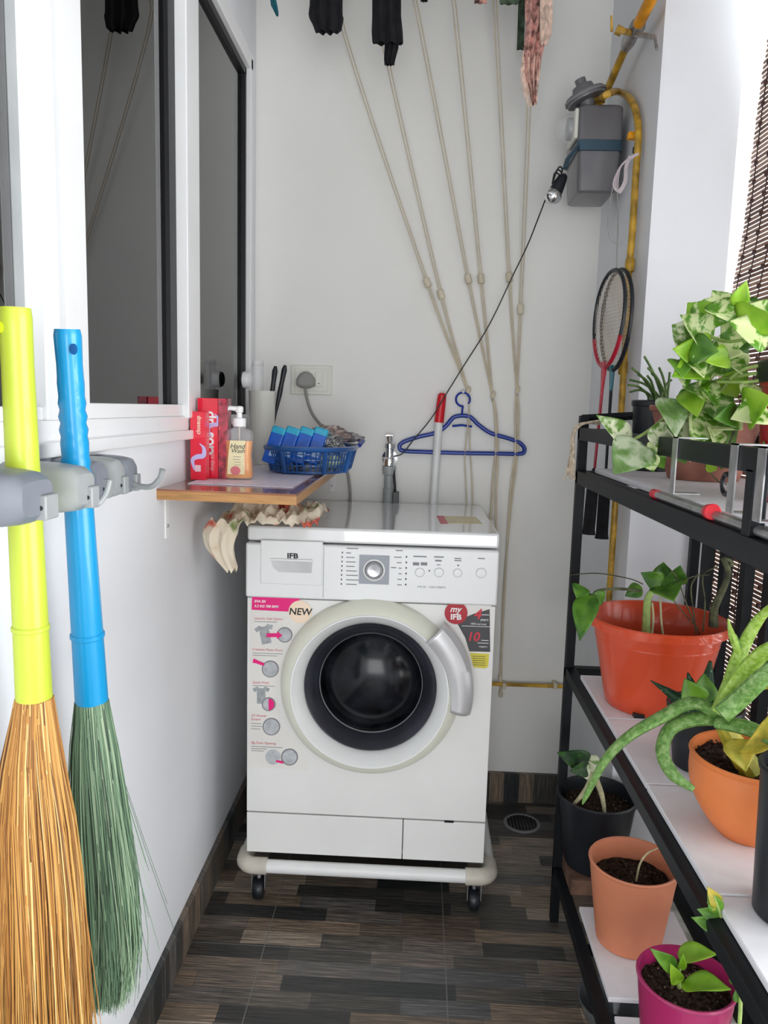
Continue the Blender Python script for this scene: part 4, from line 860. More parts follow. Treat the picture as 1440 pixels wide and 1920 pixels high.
# boards
def slab(name, lab, y0, y1, z, x0=RX0+.018, x1=RX1-.01, m_=m_board, th=.010, skew=.0, grp=None, cat='board'):
    b = MB(); b.prism([(x0, y0), (x1, y0+skew), (x1, y1+skew), (x0, y1)], z, z+th, 'Z'); return tag(b.build(name, m_, smooth=False, bevel=.001), lab, cat, grp)
Z2 = .655; Z1 = .148; Z3 = 1.121
slab('shelf_board', 'white board on the middle tier under the big red pot', 1.455, 1.70, Z2, x1=RX1-.03)
slab('shelf_board', 'white board on the middle tier just in front of the big red pot', 1.190, 1.450, Z2)
slab('shelf_board', 'white board on the middle tier beside the orange aloe pot', .905, 1.185, Z2)
slab('shelf_board', 'nearest white board on the middle tier with a brownish stain', .50, .90, Z2)
slab('shelf_board', 'white board on the bottom tier under the peach terracotta pot', 1.345, 1.615, Z1, x0=RX0+.028, x1=.60)
slab('shelf_board', 'white board on the bottom tier under the magenta pot', .9, 1.300, Z1, x0=RX0+.028, x1=.62)
slab('shelf_board', 'long white board on the top tier under the clay bowl and bracket', .50, 1.72, Z3, x0=RX0+.026)
slab('wooden_block', 'old brown wooden block on the bottom tier under the black pot', 1.672, 1.865-.03, Z1-.001, x0=.385, x1=.55, m_=m_brick, th=.036, cat='block')
T2, T1, T3 = Z2+.0105, Z1+.0105, Z3+.0105
# ================================================================ POTS
def pot(name, lab, x, y, z, rt, rb, h, m_, rim=.006, lip=.012, soil=.75, n=56, bulge=0, cat='potted plant', wall=.004, ms=None):
    r_ = root(name, (x, y, z), lab, cat)
    rr_ = lambda t: rb+(rt-rim-rb)*t+bulge*math.sin(PI*t)
    pr = [(.002, .004), (rb-.004, .003), (rb-.002, 0), (rb, .002)]+[(rr_(t/8), h*t/8*.985) for t in range(1, 9) if h*t/8 < h-lip]
    pr += [(rr_(1-lip/h), h-lip), (rt-.001, h-lip+.002), (rt, h-.003), (rt-.002, h), (rt-.002-wall, h-.001)]
    pr += [(max(.002, rr_(t/8)-wall), h*t/8) for t in range(7, 1, -1)]
    MB().lathe(pr, c=(x, y, z), n=n).build('pot', m_, r_)
    b = MB(); rows = []; K = 16
    R = rr_(soil)-wall*.8
    for i in range(K+1):
        q = i/K; row = []
        for k in range(40):
            a = 2*PI*k/40; px_, py_ = R*q*math.cos(a), R*q*math.sin(a)
            row.append((x+px_, y+py_, z+h*soil+.006*noise.noise(Vector((px_*70+x*9, py_*70, z)))+.004*noise.noise(Vector((px_*200, py_*200, z)))))
        rows.append(row)
    b.grid(rows, True); so = b.build('soil', ms or m_soil, r_, angle=180)
    b = MB()
    for i in range(90):
        a = random.random()*2*PI; q = math.sqrt(random.random())*R*.93; s_ = random.uniform(.0012, .0032)
        c = Vector((x+q*math.cos(a), y+q*math.sin(a), z+h*soil+.004)); b.lathe([(0, -s_), (s_, -s_*.2), (s_*.7, s_*.7), (0, s_)], c=c, n=5)
    b.build('soil_crumbs', Misland('soil_crumbs', [(0, (.02, .012, .008)), (.7, (.06, .035, .025)), (1, (.22, .14, .11))], 1), so, smooth=False)
    return r_
def stems(par, paths, m_, r=.002, name='stem', n=7):
    for q in paths:
        rad = r
        if isinstance(q, tuple): q, rad = q
        s_ = spline(q, 5); MB().tube(s_, lerp(rad, len(s_)) if isinstance(rad, list) else rad, n).build(name, m_, par)
def leaves(par, L, m_, name='leaf'):
    for a in L:
        b_, t_, w_ = a[0], a[1], a[2]*1.12; kw = a[3] if len(a) > 3 else {}
        MB().leaf(b_, t_, w_, **kw).build(name, kw.pop('m', m_) if False else m_, par, solid=.0006, angle=180)
# --- big red-orange pot
x, y = .495, 1.545
BP = pot('potted_vine', 'large glossy red-orange pot on the middle tier with a rooted vine cutting', x, y, T2, .138, .093, .182, m_bigpot, rim=.010, lip=.020, soil=.55, wall=.005)
MB().lathe([(.1185, .135), (.1205, .137), (.1205, .140), (.119, .142)], c=(x, y, T2), n=56).build('pot_band', m_bigpot, BP)
MB().box(x-.058, x-.038, y-.086, y-.062, T2-.0005, T2+.008).build('drain_slot', m_seal, BP, smooth=False)
P5 = lambda px, py, D=1.5: Y_(px, py, D)
stems(BP, [([P5(1212, 1205, 1.50), P5(1212, 1165, 1.50), P5(1216, 1120, 1.50), P5(1236, 1096, 1.50)], [.010, .008, .007, .004])], m_stem)
stems(BP, [([P5(1220, 1205, 1.49), P5(1225, 1165), P5(1223, 1130)], .0022), ([P5(1245, 1205), P5(1240, 1165), P5(1238, 1120)], .0022)], m_stemp, name='root')
stems(BP, [([P5(1202, 1108, 1.5), P5(1160, 1104, 1.5), P5(1120, 1108, 1.5), P5(1108, 1125, 1.48)], .0028), ([P5(1068, 1078, 1.78), P5(1120, 1075, 1.7), P5(1180, 1085, 1.6), P5(1205, 1095, 1.5)], .0012)], m_stemd, name='vine')
leaves(BP, [(P5(1240, 1100), P5(1206, 1075, 1.47), .036), (P5(1240, 1098), P5(1246, 1053, 1.52), .040, dict(nrm=(0, -1, -.1))), (P5(1262, 1095, 1.52), P5(1276, 1062, 1.5), .036), (P5(1245, 1098, 1.48), P5(1262, 1122, 1.42), .052, dict(nrm=(-.2, -1, .3)))], m_leafg)
leaves(BP, [(P5(1106, 1112, 1.46), P5(1086, 1196, 1.40), .040, dict(nrm=(-.4, -1, .1), bend=.3)), (P5(1112, 1112, 1.46), P5(1130, 1135, 1.46), .030), (P5(1090, 1098, 1.46), P5(1082, 1120, 1.44), .030), (P5(1203, 1100, 1.53), P5(1172, 1118, 1.53), .026)], m_leafg)
stems(BP, [([P5(1338, 1175, 1.5), P5(1340, 1140, 1.5), P5(1358, 1100, 1.5), P5(1366, 1072, 1.5), P5(1355, 1046, 1.5)], [.010, .008, .0065, .006, .005]), ([P5(1355, 1048, 1.5), P5(1370, 1052, 1.5), P5(1372, 1062, 1.5)], .004)], m_stemd, name='gnarled_stem')
stems(BP, [([P5(1305, 1190), P5(1300, 1145), P5(1296, 1100), P5(1310, 1075)], .0014), ([P5(1312, 1190), P5(1290, 1140), P5(1270, 1085), P5(1258, 1070)], .0014), ([P5(1318, 1185), P5(1322, 1130), P5(1318, 1080), P5(1345, 1062)], .0014), ([P5(1300, 1170), P5(1262, 1120), P5(1290, 1085), P5(1330, 1078)], .0012)], m_stemd, name='dry_stem')
# --- aloe in orange bowl
x, y = .490, 1.075
x, y = .487, 1.055
AB = pot('potted_aloe', 'orange terracotta pot on the middle tier with a long arching aloe', x, y, T2, .087, .044, .116, m_terra2, rim=.003, lip=.008, soil=.86, bulge=.016)
def aloe(par, path, rad, m_, flat=.35, up=(0, 0, 1)):
    flat = min(1, flat*1.7); rad = [q*1.12 for q in rad]; s_ = spline(path, 6); MB().tube(s_, lerp(rad, len(s_)), 10, flat=flat, up=up).build('leaf', m_, par)
Q = lambda px, py, D=1.04: Y_(px, py, D)
aloe(AB, [Q(1412, 1450, 1.03), Q(1380, 1400, 1.04), Q(1350, 1345)], [.016, .014, .010], m_aloey, .8)
aloe(AB, [Q(1352, 1345), Q(1300, 1318), Q(1240, 1345), Q(1180, 1380), Q(1135, 1425), Q(1100, 1490), Q(1092, 1508)], [.010, .010, .0095, .008, .007, .0045, .001], m_aloe, .45)
aloe(AB, [Q(1348, 1340), Q(1370, 1285), Q(1386, 1230), Q(1420, 1165), Q(1465, 1120, 1.0)], [.012, .011, .009, .007, .003], m_aloel, .4, (0, -1, 0))
aloe(AB, [Q(1350, 1338, 1.02), Q(1385, 1275, 1.02), Q(1430, 1225, 1.0), Q(1490, 1190, .97)], [.012, .011, .010, .005], m_aloel, .4, (0, -1, 0))
aloe(AB, [Q(1352, 1340, 1.0), Q(1385, 1312, 1.0), Q(1430, 1270, .98), Q(1490, 1215, .96)], [.012, .012, .011, .006], m_aloe, .4, (0, -1, 0))
aloe(AB, [Q(1345, 1348), Q(1295, 1350), Q(1256, 1368), Q(1242, 1410, 1.02), Q(1262, 1452, 1.0), Q(1300, 1480, .99)], [.009, .010, .0095, .009, .008, .004], m_aloe, .5)
aloe(AB, [Q(1345, 1355, 1.02), Q(1390, 1362, 1.0), Q(1425, 1375, .98), Q(1470, 1400, .95)], [.012, .014, .013, .008], m_aloe, .35)
aloe(AB, [Q(1365, 1160), Q(1372, 1190), Q(1385, 1225)], [.001, .005, .006], m_aloel, .5)
aloe(AB, [Q(1378, 1190), Q(1385, 1215), Q(1392, 1245)], [.002, .005, .004], m_aloe, .5)
aloe(AB, [Q(1380, 1320), Q(1400, 1300, 1.0), Q(1420, 1288, 1.0), Q(1470, 1280, .98)], [.001, .004, .006, .006], m_aloey, .4)
leaves(AB, [(Q(1395, 1415, 1.0), Q(1450, 1350, .93), .030, dict(nrm=(0, -1, .5))), (Q(1375, 1385, 1.01), Q(1400, 1445, .98), .034)], m_aloey, 'old_leaf')
# --- black pot behind with haworthia
x, y = .495, 1.265
HP = pot('potted_haworthia', 'black plastic pot behind the aloe holding a small spotted succulent', x, y, T2, .062, .045, .108, m_blackp, rim=.004, lip=.010, soil=.8)
Hh = lambda px, py, D=1.22: Y_(px, py, D)
for pa, ra in (([Hh(1310, 1345), Hh(1268, 1308), Hh(1220, 1276)], [.012, .011, .001]), ([Hh(1310, 1345), Hh(1300, 1300), Hh(1290, 1262)], [.013, .014, .002]), ([Hh(1315, 1345), Hh(1325, 1290), Hh(1332, 1240)], [.013, .014, .003]), ([Hh(1320, 1345), Hh(1340, 1310), Hh(1362, 1290)], [.012, .011, .001]), ([Hh(1305, 1345), Hh(1280, 1330), Hh(1250, 1320)], [.010, .009, .001])):
    aloe(HP, pa, ra, m_haw, .45)
leaves(HP, [(Hh(1305, 1325, 1.19), Hh(1286, 1275, 1.18), .040), (Hh(1318, 1318, 1.19), Hh(1322, 1262, 1.2), .032)], m_leafg)
# --- black pots at right edge
pot('black_planter', 'tall black plastic pot at the right edge in front of the aloe', .466, .87, T2, .055, .047, .185, m_blackp, rim=.003, lip=.01, soil=.9, cat='pot')
# --- bottom tier pots
x, y = .452, 1.752
LP = pot('potted_pothos', 'black plastic pot on the wooden block with a small variegated cutting', x, y, Z1+.0355, .094, .068, .175, m_blackp, rim=.004, lip=.012, soil=.82)
L_ = lambda px, py, D=1.72: Y_(px, py, D)
leaves(LP, [(L_(1110, 1440, 1.66), L_(1050, 1412, 1.62), .045, dict(nrm=(-.1, -1, .6))), (L_(1105, 1438, 1.64), L_(1072, 1446, 1.6), .030)], m_leafd)
leaves(LP, [(L_(1100, 1420, 1.66), L_(1122, 1448, 1.64), .034), (L_(1090, 1432, 1.64), L_(1102, 1462, 1.62), .026)], m_leafw)
stems(LP, [([L_(1112, 1445, 1.66), L_(1105, 1470, 1.68), L_(1090, 1492, 1.7), L_(1076, 1508, 1.72)], [.008, .007, .005, .004]), ([L_(1114, 1452, 1.67), L_(1128, 1490, 1.7), L_(1134, 1525, 1.7)], [.007, .006, .004])], m_stemp)
x, y = .474, 1.515
TP = pot('potted_sprout', 'peach terracotta coloured pot on the bottom tier with one thin sprout', x, y, T1, .091, .066, .178, m_terra, rim=.002, lip=.008, soil=.76)
stems(TP, [([Y_(1193, 1652, 1.5), Y_(1200, 1620, 1.5), Y_(1214, 1600, 1.5), Y_(1234, 1590, 1.5)], [.0022, .0022, .0018, .001])], m_stemp, name='sprout')
x, y = .474, 1.195
MP = pot('potted_seedling', 'magenta plastic pot on the bottom tier with a small leafy seedling', x, y, T1, .080, .060, .168, m_mag, rim=.002, lip=.008, soil=.86)
V = lambda px, py, D=1.19: Y_(px, py, D)
stems(MP, [([V(1274, 1852), V(1272, 1830), V(1276, 1808)], [.004, .0035, .003])], m_stem)
leaves(MP, [(V(1280, 1842, 1.16), V(1368, 1852, 1.08), .034, dict(nrm=(0, -.7, 1), bend=.05)), (V(1270, 1788, 1.24), V(1344, 1788, 1.2), .030, dict(nrm=(0, -.7, 1), bend=.05))], m_leafl)
leaves(MP, [(V(1268, 1818, 1.17), V(1224, 1782, 1.15), .022, dict(nrm=(.2, -1, .4))), ], m_leafg)
leaves(MP, [(V(1272, 1845, 1.17), V(1260, 1812, 1.15), .020), (V(1276, 1820, 1.19), V(1282, 1792, 1.18), .012)], m_leafl)
# slender plant
SP = pot('potted_stem_plant', 'slender young plant with narrow leaves rising beside the magenta pot', .43, .90, T1, .045, .036, .08, m_blackp, rim=.002, lip=.008, soil=.8)
V2 = lambda px, py, D=.88: Y_(px, py, .875)
sb = Vector((.43, .90, T1+.066))
stems(SP, [([sb, V2(1388, 1900, 1.03), V2(1378, 1830, 1.04), V2(1358, 1770, 1.05), V2(1352, 1720, 1.05), V2(1338, 1678, 1.05)], [.0025, .0025, .0025, .002, .002, .001])], m_stem)
leaves(SP, [(V2(1350, 1718), V2(1308, 1706), .014), (V2(1352, 1738), V2(1298, 1722), .016), (V2(1348, 1712), V2(1328, 1672), .016), (V2(1360, 1738), V2(1378, 1714), .013), (V2(1358, 1745), V2(1366, 1715), .010), (V2(1382, 1850, 1.04), V2(1394, 1806, 1.03), .022), (V2(1384, 1880, 1.03), V2(1388, 1845, 1.02), .014)], m_leafg)
leaves(SP, [(V2(1348, 1700), V2(1328, 1664), .014), (V2(1344, 1700), V2(1326, 1692), .010)], m_aloey)
# bowl on floor
gb = root('glass_bowl', (.42, 1.44, .0), 'dark translucent bowl on the floor under the bottom tier', 'bowl')
c = Z_(1180, 1915, .03); MB().lathe([(.0, .002), (.035, .002), (.055, .03), (.066, .06), (.069, .06), (.058, .028), (.036, 0), (0, 0)], c=(.435, 1.46, 0), n=40).build('bowl_wall', M('smoky_plastic', (.12, .13, .14), .2, coat=.4), gb)
# --- top tier
x, y = .503, 1.70
SB = pot('potted_succulent', 'square-shouldered black pot on the top tier with thin pencil-like green stems', x, y, T3, .047, .037, .150, m_blackp, rim=.003, lip=.014, soil=.85)
m_pencil = Mleaf('pencil_stem_green', (.08, .17, .04), (.20, .32, .10), .5, 60, .1)
b = MB(); G = lambda px, py, D=1.7: Y_(px, py, D)
for a, c in (((1225, 742), (1185, 690)), ((1230, 742), (1196, 702)), ((1240, 742), (1208, 668)), ((1245, 742), (1222, 700)), ((1250, 742), (1236, 690)), ((1252, 742), (1256, 698)), ((1215, 742), (1178, 722)), ((1220, 742), (1180, 735)), ((1228, 742), (1214, 705)), ((1235, 742), (1180, 712)), ((1248, 742), (1215, 690)), ((1240, 742), (1260, 712))):
    A_, C_ = G(*a, 1.7+random.uniform(-.02, .02)), G(*c, 1.68+random.uniform(-.04, .04)); md = (A_+C_)/2+Vector((0, 0, .008)); b.tube(spline([A_-Vector((0, 0, .02)), A_, md, C_], 4), .0026, 7)
b.build('pencil_stems', m_pencil, SB)
x, y = .600, 1.66
CB = pot('clay_bowl', 'wide rough clay bowl on the top tier behind the trailing leaves', .545, 1.50, T3, .106, .064, .138, m_terra3, rim=.003, lip=.012, soil=.85, cat='pot', wall=.008)
# pothos in red hanging pot
x, y = .545, 1.13
PP = pot('trailing_pothos', 'deep red pot at the right of the top tier with trailing variegated pothos', x, y, T3, .062, .050, .175, m_maroon, rim=.003, lip=.012, soil=.92)
MB().lathe([(.060, .168), (.065, .170), (.066, .196), (.063, .200), (.060, .200), (.058, .17)], c=(x, y, T3), n=48).build('black_rim', m_blackp, PP)
G = lambda px, py, D=1.2: Y_(px, py, D)
top = Vector((x, y, T3+.19))
stems(PP, [([top, G(1420, 700, 1.15), G(1350, 712, 1.2), G(1290, 735, 1.22), G(1250, 780, 1.22), G(1200, 818, 1.22), G(1150, 838, 1.22)], .0026), ([top, G(1400, 690, 1.15), G(1340, 745, 1.2), G(1275, 800, 1.22), G(1215, 835, 1.22)], .0024), ([top, G(1420, 640, 1.13), G(1360, 640, 1.18), G(1310, 620, 1.2)], .0024), ([top, G(1415, 715, 1.14), G(1345, 716, 1.18)], .0024), ([top, G(1430, 600, 1.12), G(1400, 560, 1.12)], .0024)], m_stem, name='vine')
stems(PP, [([G(1390, 715, 1.3), G(1372, 690, 1.3), G(1362, 655, 1.3), G(1345, 640, 1.3)], .002), ([G(1392, 790, 1.3), G(1396, 700, 1.3), G(1402, 660, 1.3)], .002), ([G(1398, 760), G(1365, 840), G(1372, 862), G(1386, 880)], .0016)], m_stemd, name='dry_stem')
n1 = dict(nrm=(-.1, -1, .4)); n2 = dict(nrm=(-.5, -1, .0)); n3 = dict(nrm=(0, -.8, -.5), bend=.3); n4 = dict(nrm=(.3, -1, .7))
leaves(PP, [(G(1180, 838, 1.22), G(1130, 778, 1.18), .034, dict(nrm=(.5, -1, .2), bend=.35)), (G(1262, 780), G(1300, 862, 1.17), .046, n4), (G(1235, 792), G(1250, 848), .040, n1), (G(1300, 640), G(1262, 608), .050, n1)], m_leafw)
leaves(PP, [(G(1205, 832, 1.2), G(1152, 886, 1.16), .058, dict(nrm=(-.2, -1, .5), bend=.1)), (G(1245, 745), G(1272, 815, 1.16), .044, n4)], Mleaf('silvery_variegated_leaf', (.20, .36, .10), (.64, .72, .50), .5, 30, .07))
leaves(PP, [(G(1290, 720), G(1352, 760, 1.15), .048, n4), (G(1300, 705), G(1265, 690), .040, n1), (G(1330, 650), G(1285, 590, 1.15), .050, n1), (G(1345, 700), G(1305, 672, 1.15), .046, n2), (G(1330, 780), G(1300, 830, 1.15), .045, n1), (G(1345, 790), G(1390, 800, 1.15), .050, n1), (G(1440, 640, 1.1), G(1372, 600, 1.08), .046, n1), (G(1400, 640), G(1352, 610), .050, n3), (G(1440, 770, 1.1), G(1374, 782, 1.08), .040, n4), (G(1215, 850), G(1225, 885), .026, n2), (G(1240, 832), G(1222, 862), .030, n1), (G(1320, 610), G(1345, 552), .044, n1), (G(1370, 590), G(1336, 545), .036, n2), (G(1305, 760), G(1262, 770), .046, n4), (G(1420, 610, 1.12), G(1450, 560, 1.1), .05, n1), (G(1360, 740), G(1330, 800), .036, n1), (G(1400, 690), G(1350, 668), .036, n3)], m_leafv)
leaves(PP, [(G(1330, 665), G(1270, 655, 1.15), .048, n2), (G(1318, 690), G(1268, 700, 1.14), .044, n1), (G(1330, 610), G(1290, 568, 1.2), .044, dict(nrm=(0, -1, -.3))), (G(1400, 620, 1.1), G(1440, 580, 1.06), .058, n4), (G(1300, 728), G(1305, 775, 1.14), .040, n2), (G(1380, 575, 1.1), G(1400, 528, 1.08), .020, n1), (G(1400, 775, 1.1), G(1440, 745, 1.05), .05, n1), (G(1360, 700), G(1385, 745), .044, n1)], m_leafl)
leaves(PP, [(G(1340, 800, 1.25), G(1382, 835, 1.25), .045, n1), (G(1300, 800, 1.25), G(1340, 835, 1.25), .040, n1), (G(1350, 640, 1.3), G(1400, 700, 1.3), .05, n1), (G(1370, 630, 1.3), G(1420, 640, 1.3), .05, n1), (G(1270, 835, 1.2), G(1285, 868, 1.18), .028, n2), (G(1225, 845, 1.24), G(1245, 880, 1.24), .022, n2), (G(1330, 740, 1.3), G(1360, 790, 1.3), .05, n3)], m_leafg)
leaves(PP, [(G(1325, 868), G(1345, 882), .020)], m_leafl)
_rl = random.Random(21)
for i in range(34):
    px = _rl.uniform(1262, 1450); lo = 560 if px > 1330 else 640; py = _rl.uniform(lo, 838); D_ = _rl.uniform(1.10, 1.30); an = _rl.uniform(-.3, PI+.3); ln = _rl.uniform(34, 56)
    leaves(PP, [(G(px, py, D_), G(px-ln*math.cos(an)*.9, py+ln*math.sin(an)*.8, D_-.03), _rl.uniform(.026, .040), dict(nrm=(_rl.uniform(-.6, .5), -1, _rl.uniform(-.2, .8)), bend=_rl.uniform(.1, .4)))], _rl.choice([m_leafv, m_leafv, m_leafw, m_leafl, m_leafg]))
stems(PP, [([G(1322, 872), G(1335, 890), G(1350, 905), G(1362, 908)], .0012)], m_stemd, name='tendril')
# planter hooks: flat steel straps on the guard rail
for i, (yy, lab) in enumerate(((1.115, 'furthest flat steel bracket on the top guard rail, beside the drooping leaves'), (.908, 'flat steel bracket hanging on the guard rail, middle of the three'), (.835, 'flat steel bracket hanging on the guard rail nearest the right edge'))):
    r_ = root('steel_bracket', (RX0, yy, 1.19), lab, 'bracket')
    b = MB(); w_ = .0095
    b.box(RX0-.0022, RX0-.0004, yy-w_, yy+w_, 1.140, 1.2205); b.box(RX0-.0022, RX0+.04, yy-w_, yy+w_, 1.2187, 1.2205)
    b.build('strap', m_steel, r_, smooth=False)
    MB().box(RX0-.0004, RX0+.035, yy-w_, yy+w_, 1.140, 1.1418).build('foot', m_steel, r_, smooth=False)
rd = root('steel_rod', (RX0+.01, 1.05, 1.124), 'long thin steel tube with a red end cap lying along the top tier edge', 'rod')
MB().tube([(RX0+.010, 1.22, 1.1275), (RX0+.012, .6, 1.1275)], .006, 12).build('tube', m_steel, rd)
q = X_(1330, 935, RX0+.004)
MB().tube([(RX0+.009, q.y+.012, 1.130), (RX0+.006, q.y-.010, 1.132)], [.0095, .0105], 16).build('red_cap', m_red, rd, bevel=.001)
MB().tube([(RX0+.010, 1.235, 1.1275), (RX0+.010, 1.215, 1.1275)], .0075, 12).build('red_cap', m_red, rd)
ck = root('ring_clip', Y_(1360, 908, .97), 'small dark ring clip hanging near the middle steel bracket', 'ring')
c = X_(1362, 908, RX0+.02); b = MB(); b.tube([c+Vector((0, .013*math.cos(a), .013*math.sin(a))) for a in [2*PI*i/24 for i in range(25)]], .003, 8, cap=False); b.build('ring', m_blackp, ck)
# rope on rack corner
rp = root('tied_rope', (RX0, 1.77, 1.2), 'cream rope tied round the far corner of the plant stand', 'rope')
for k in range(4):
    pts = [Y_(px, py, 1.765-.004*k) for px, py in ((1125, 795-2*k), (1100, 793), (1082+k*2, 798), (1073+k, 815), (1070+k*2, 850), (1064+k*4, 885+2*k))]
    MB().tube(spline(pts, 5), .0028, 7).build('strand', m_rope, rp)
b = MB(); e = Y_(1068, 870, 1.76)
for i in range(14): b.tube([e+Vector((random.uniform(-.006, .01), 0, .01)), e+Vector((random.uniform(-.014, .014), -.003, -.025-random.random()*.012))], .0009, 4)
b.build('frayed_end', m_rope, rp)
# ================================================================ CLOTH UNDER SHELF
cl = root('floral_cloth', (-.32, 1.72, .97), 'crumpled cream floral cloth under the wall shelf drooping beside the washing machine', 'cloth')
b = MB(); rows = []
for i in range(34):
    t = i/33; xx = -.455+.235*t; row = []
    for j in range(22):
        s_ = j/21; yy = 1.70+.22*s_; zz = .986+.046*max(0, math.sin(s_*PI*.98))**.6*(.55+.9*noise.noise(Vector((t*7, s_*3, 1))))+.020*noise.noise(Vector((t*22, s_*9, 4)))
        if xx < -.405: zz -= (-.405-xx)*.5
        row.append((xx, yy-.020*noise.noise(Vector((t*6, s_*2, 9))), max(.972, min(zz, 1.055))) if xx > -.405 else (xx, yy, min(zz, 1.05)))
    rows.append(row)
b.grid(rows); b.build('folded_cloth', m_floral, cl, solid=.003)
b = MB(); rows = []
ctr = [(-.425, 1.70, .992), (-.435, 1.69, .965), (-.435, 1.685, .935), (-.42, 1.68, .905), (-.405, 1.675, .885)]
cs = spline(ctr, 6); wd = lerp([.034, .040, .032, .020, .012], len(cs))
for c, w_ in zip(cs, wd): rows.append([c+Vector((w_*math.cos(2*PI*k/24), .014*math.sin(2*PI*k/24)*(1+.5*math.sin(k*1.7)), .006*math.sin(k*1.9))) for k in range(24)])
vv = b.grid(rows, True); b.bm.faces.new(vv[-1]); b.build('drooping_corner', m_floral, cl)
# ================================================================ BROOMS
def broom(lab, T, B_, r, m_, mbr, prof, seed, n, grip, extra=0):
    T, B_ = Vector(T), Vector(B_); d = (B_-T); L = d.length; d.normalize()
    r_ = root('broom', B_, lab, 'broom')
    if grip:
        pr = []; K = 60
        for i in range(K+1):
            t = i/K; rr_ = r[0]+(r[1]-r[0])*t
            if .12 < t < .42: rr_ += .0012*math.sin((t-.12)*2*PI/.03)
            if t < .08: rr_ = r[0]*(1.12-.9*t)
            if t < .004: rr_ *= .9
            pr.append((rr_, t))
    else: pr = [((r[0]+(r[1]-r[0])*(i/40))*(1.06-.06*min(1, (i/40)/.14) if i/40 < .14 else 1)*(.93 if i == 0 else 1), i/40) for i in range(41)]
    b = MB(); b.tube([T+d*L*t for q_, t in pr], [q_ for q_, t in pr], 28); h_ = b.build('handle', m_, r_)
    MB().tube([T+d*L*.80, T+d*L*.803, T+d*L*.812, T+d*L*.815], [r[1]*.98, r[1]*1.03, r[1]*1.03, r[1]*.98], 28).build('handle_ring', m_, h_)
    hc_ = T+d*L*.05+Vector((r[0]*.35 if grip else -r[0]*.55, -r[0]*.92, 0)); ds = Vector((r[0]*.45, r[0]*.62, 0)) if grip else Vector((0, 0, 0))
    b = MB(); b.lathe([(0, -.0022), (.0058, -.002), (.0065, .002)], c=hc_+Vector((ds.x, 0, 0)), axis='Y', n=20, ex=.7); 
    b.build('hanging_hole', M('hole_shade_'+m_.name, (.55, .60, .0) if not grip else (.0, .09, .30), .6), h_)
    rnd = random.Random(seed); b = MB(); side = Vector((0, 1, 0))
    for i in range(n):
        a = rnd.random()*2*PI; q = math.sqrt(rnd.random())
        u, v = q*math.cos(a), q*math.sin(a); Ls = prof[-1][0]*rnd.uniform(.80, 1.0) if rnd.random() < .93 else prof[-1][0]*rnd.uniform(.45, .9)
        pts = []; j1, j2 = rnd.gauss(0, .75), rnd.uniform(-1, 1); cl_ = noise.noise(Vector((u*5, v*5, seed)))*.010
        for k in range(7):
            z = Ls*k/6; w = prof[-1]
            for p0, p1 in zip(prof, prof[1:]):
                if p0[0] <= z <= p1[0]:
                    f = (z-p0[0])/(p1[0]-p0[0]); w = [p0[m]+(p1[m]-p0[m])*f for m in range(4)]; break
            c = B_+Vector((w[3], 0, -z)); fr_ = z/prof[-1][0]
            pts.append(c+Vector((u*w[1]+j1*.0065*fr_*(1+fr_)+cl_*fr_+.0025*math.sin(fr_*5+j2*3), v*w[2]+j2*.006*fr_-abs(cl_)*fr_*1.2, 0)))
        b.tube(pts, lerp([.0009, .0008, .0007, .0003], 7), 3, cap=False)
    for i in range(extra):
        sp_ = rnd.uniform(.0, .075)*rnd.random()**.6; a = rnd.uniform(-.6, .6); l = rnd.uniform(.25, .42); pts = [B_+Vector((.012+.022*(k/5)+sp_*(k/5)**1.25, a*.02*k, -l*k/5)) for k in range(6)]; b.tube(pts, .0004, 3, cap=False)
    b.build('bristles', mbr, r_)['kind'] = 'stuff'
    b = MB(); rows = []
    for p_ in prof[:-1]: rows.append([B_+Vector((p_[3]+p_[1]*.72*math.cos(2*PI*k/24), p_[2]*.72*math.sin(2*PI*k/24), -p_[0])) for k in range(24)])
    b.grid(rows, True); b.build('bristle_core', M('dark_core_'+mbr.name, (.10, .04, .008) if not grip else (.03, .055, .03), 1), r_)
    return r_
# profile: (distance below ferrule, half width x, half width y, x shift)
broom('golden grass broom with a lime yellow plastic handle hanging in the grey rack', X_(28, 577, -.432), X_(64, 1308, -.432), (.0160, .0200), m_yel, m_bristle,
      [(0, .0185, .0185, 0), (.06, .030, .026, -.003), (.14, .044, .032, -.005), (.24, .050, .036, -.004), (.34, .052, .038, -.004), (.50, .053, .038, -.004)], 3, 6200, False)
broom('dull green grass broom with a ribbed sky blue plastic handle hanging in the grey rack', X_(126, 617, -.43), X_(172, 1313, -.43), (.0148, .0215), m_blue, m_bristleg,
      [(0, .0195, .0195, 0), (.08, .030, .024, .002), (.18, .036, .028, .007), (.28, .039, .030, .011), (.37, .037, .028, .013), (.455, .021, .02, .010)], 5, 6200, True, 34)
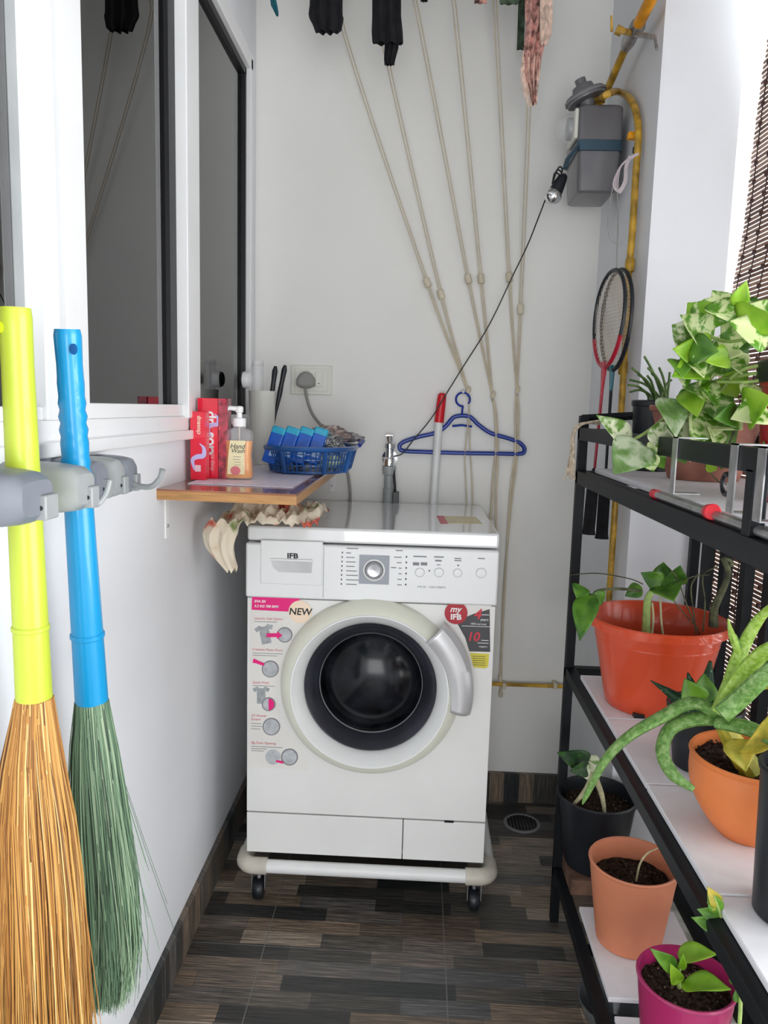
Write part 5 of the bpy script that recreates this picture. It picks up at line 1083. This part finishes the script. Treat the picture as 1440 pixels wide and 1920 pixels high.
# ================================================================ BROOM HOLDER
bh = root('broom_holder', (-.47, .95, 1.13), 'grey plastic wall rack with spring clamps and fold-down hooks holding two brooms', 'rack')
_za, _zb = X_(40, 937, -.39), X_(215, 898, -.43)
def hz(y): return _za.z+(_zb.z-_za.z)*(y-_za.y)/(_zb.y-_za.y)
MB().prism([(.60, hz(.6)-.030), (1.20, hz(1.2)-.026), (1.215, hz(1.2)-.015), (1.215, hz(1.2)+.020), (1.20, hz(1.2)+.030), (.60, hz(.6)+.035)], XL+.001, XL+.018, 'X').build('back_rail', m_grey, bh, bevel=.004)
def clamp(y, m_, wid=.045, x1=-.415):
    z = hz(y); b = MB(); rows = []
    for i in range(13):
        t = i/12; x = XL+.015+(x1-XL-.015)*t; hh = .031*(1-.22*t**3) if t < 1 else .018; ww = wid/2*(1 if t < .8 else (1-(t-.8)*.9)); 
        row = []
        for k in range(20):
            a = 2*PI*k/20; ca, sa = math.cos(a), math.sin(a); row.append((x, y+ww*abs(ca)**.5*(1 if ca > 0 else -1), z+hh*abs(sa)**.5*(1 if sa > 0 else -1)))
        rows.append(row)
    vv = b.grid(rows, True); b.bm.faces.new(vv[-1]); b.bm.faces.new(vv[0][::-1]); b.build('clamp', m_, bh)
    c = MB().box(x1-.008, x1+.006, y+wid*.05, y+wid*.42, z-.024, z+.002).build('hook_base', m_grey2, bh, bevel=.002)
    MB().lathe([(.0026, 0), (.0026, -.0008), (0, -.0008)], c=(x1, y+wid*.05, z-.011), axis='Y', n=12).build('pivot_hole', m_seal, c)
clamp(.765, m_grey, .078, -.384); clamp(.898, m_grey2, .058, -.392); clamp(1.025, m_grey, .046, -.425); clamp(1.100, m_grey2, .046, -.430); clamp(1.165, m_grey, .050, -.436)
z = hz(1.17); 
MB().tube(spline([(-.44, 1.168, z-.012), (-.425, 1.165, z-.016), (-.405, 1.16, z-.015), (-.392, 1.158, z-.003), (-.386, 1.156, z+.012)], 5), [.0045]*15+[.004]*5+[.005], 10).build('open_hook', m_grey2, bh)
z = hz(.9); MB().tube(spline([(-.395, .918, z-.022), (-.387, .922, z-.020), (-.382, .932, z-.008), (-.380, .938, z+.006)], 5), .0036, 10).build('folded_hook', m_grey2, bh)
# ================================================================ LIGHT
wd_ = bpy.data.worlds.new('world'); C.world = wd_; wd_.use_nodes = True; nt = wd_.node_tree; bg = nt.nodes['Background']
sk = nn(nt, 'ShaderNodeTexSky'); sk.sky_type = 'HOSEK_WILKIE'; sk.turbidity = 8; sk.sun_direction = Vector((.7, -.4, .6)).normalized()
mx = nn(nt, 'ShaderNodeMix', data_type='RGBA'); mx.inputs[0].default_value = .9; nt.links.new(sk.outputs[0], mx.inputs[6]); mx.inputs[7].default_value = (.93, .96, 1.0, 1)
nt.links.new(mx.outputs[2], bg.inputs[0]); bg.inputs[1].default_value = 1.3
def area(name, loc, rot, size, sy, en, col=(1, 1, 1)):
    l = bpy.data.lights.new(name, 'AREA'); l.shape = 'RECTANGLE'; l.size = size; l.size_y = sy; l.energy = en; l.color = col
    o = bpy.data.objects.new(name, l); COL.objects.link(o); o.location = loc; o.rotation_euler = rot; return o
area('daylight_side', (1.75, .5, 1.0), (0, math.radians(90), 0), 1.5, 2.4, 95, (.95, .98, 1))
area('daylight_front', (.1, -1.8, .95), (math.radians(90), 0, 0), 1.2, 1.3, 26, (.97, .98, 1))
C.view_settings.view_transform = 'Standard'; C.view_settings.look = 'None'; C.view_settings.exposure = 0
try: C.view_settings.look = 'None'
except Exception: pass
C.view_settings.exposure = .27
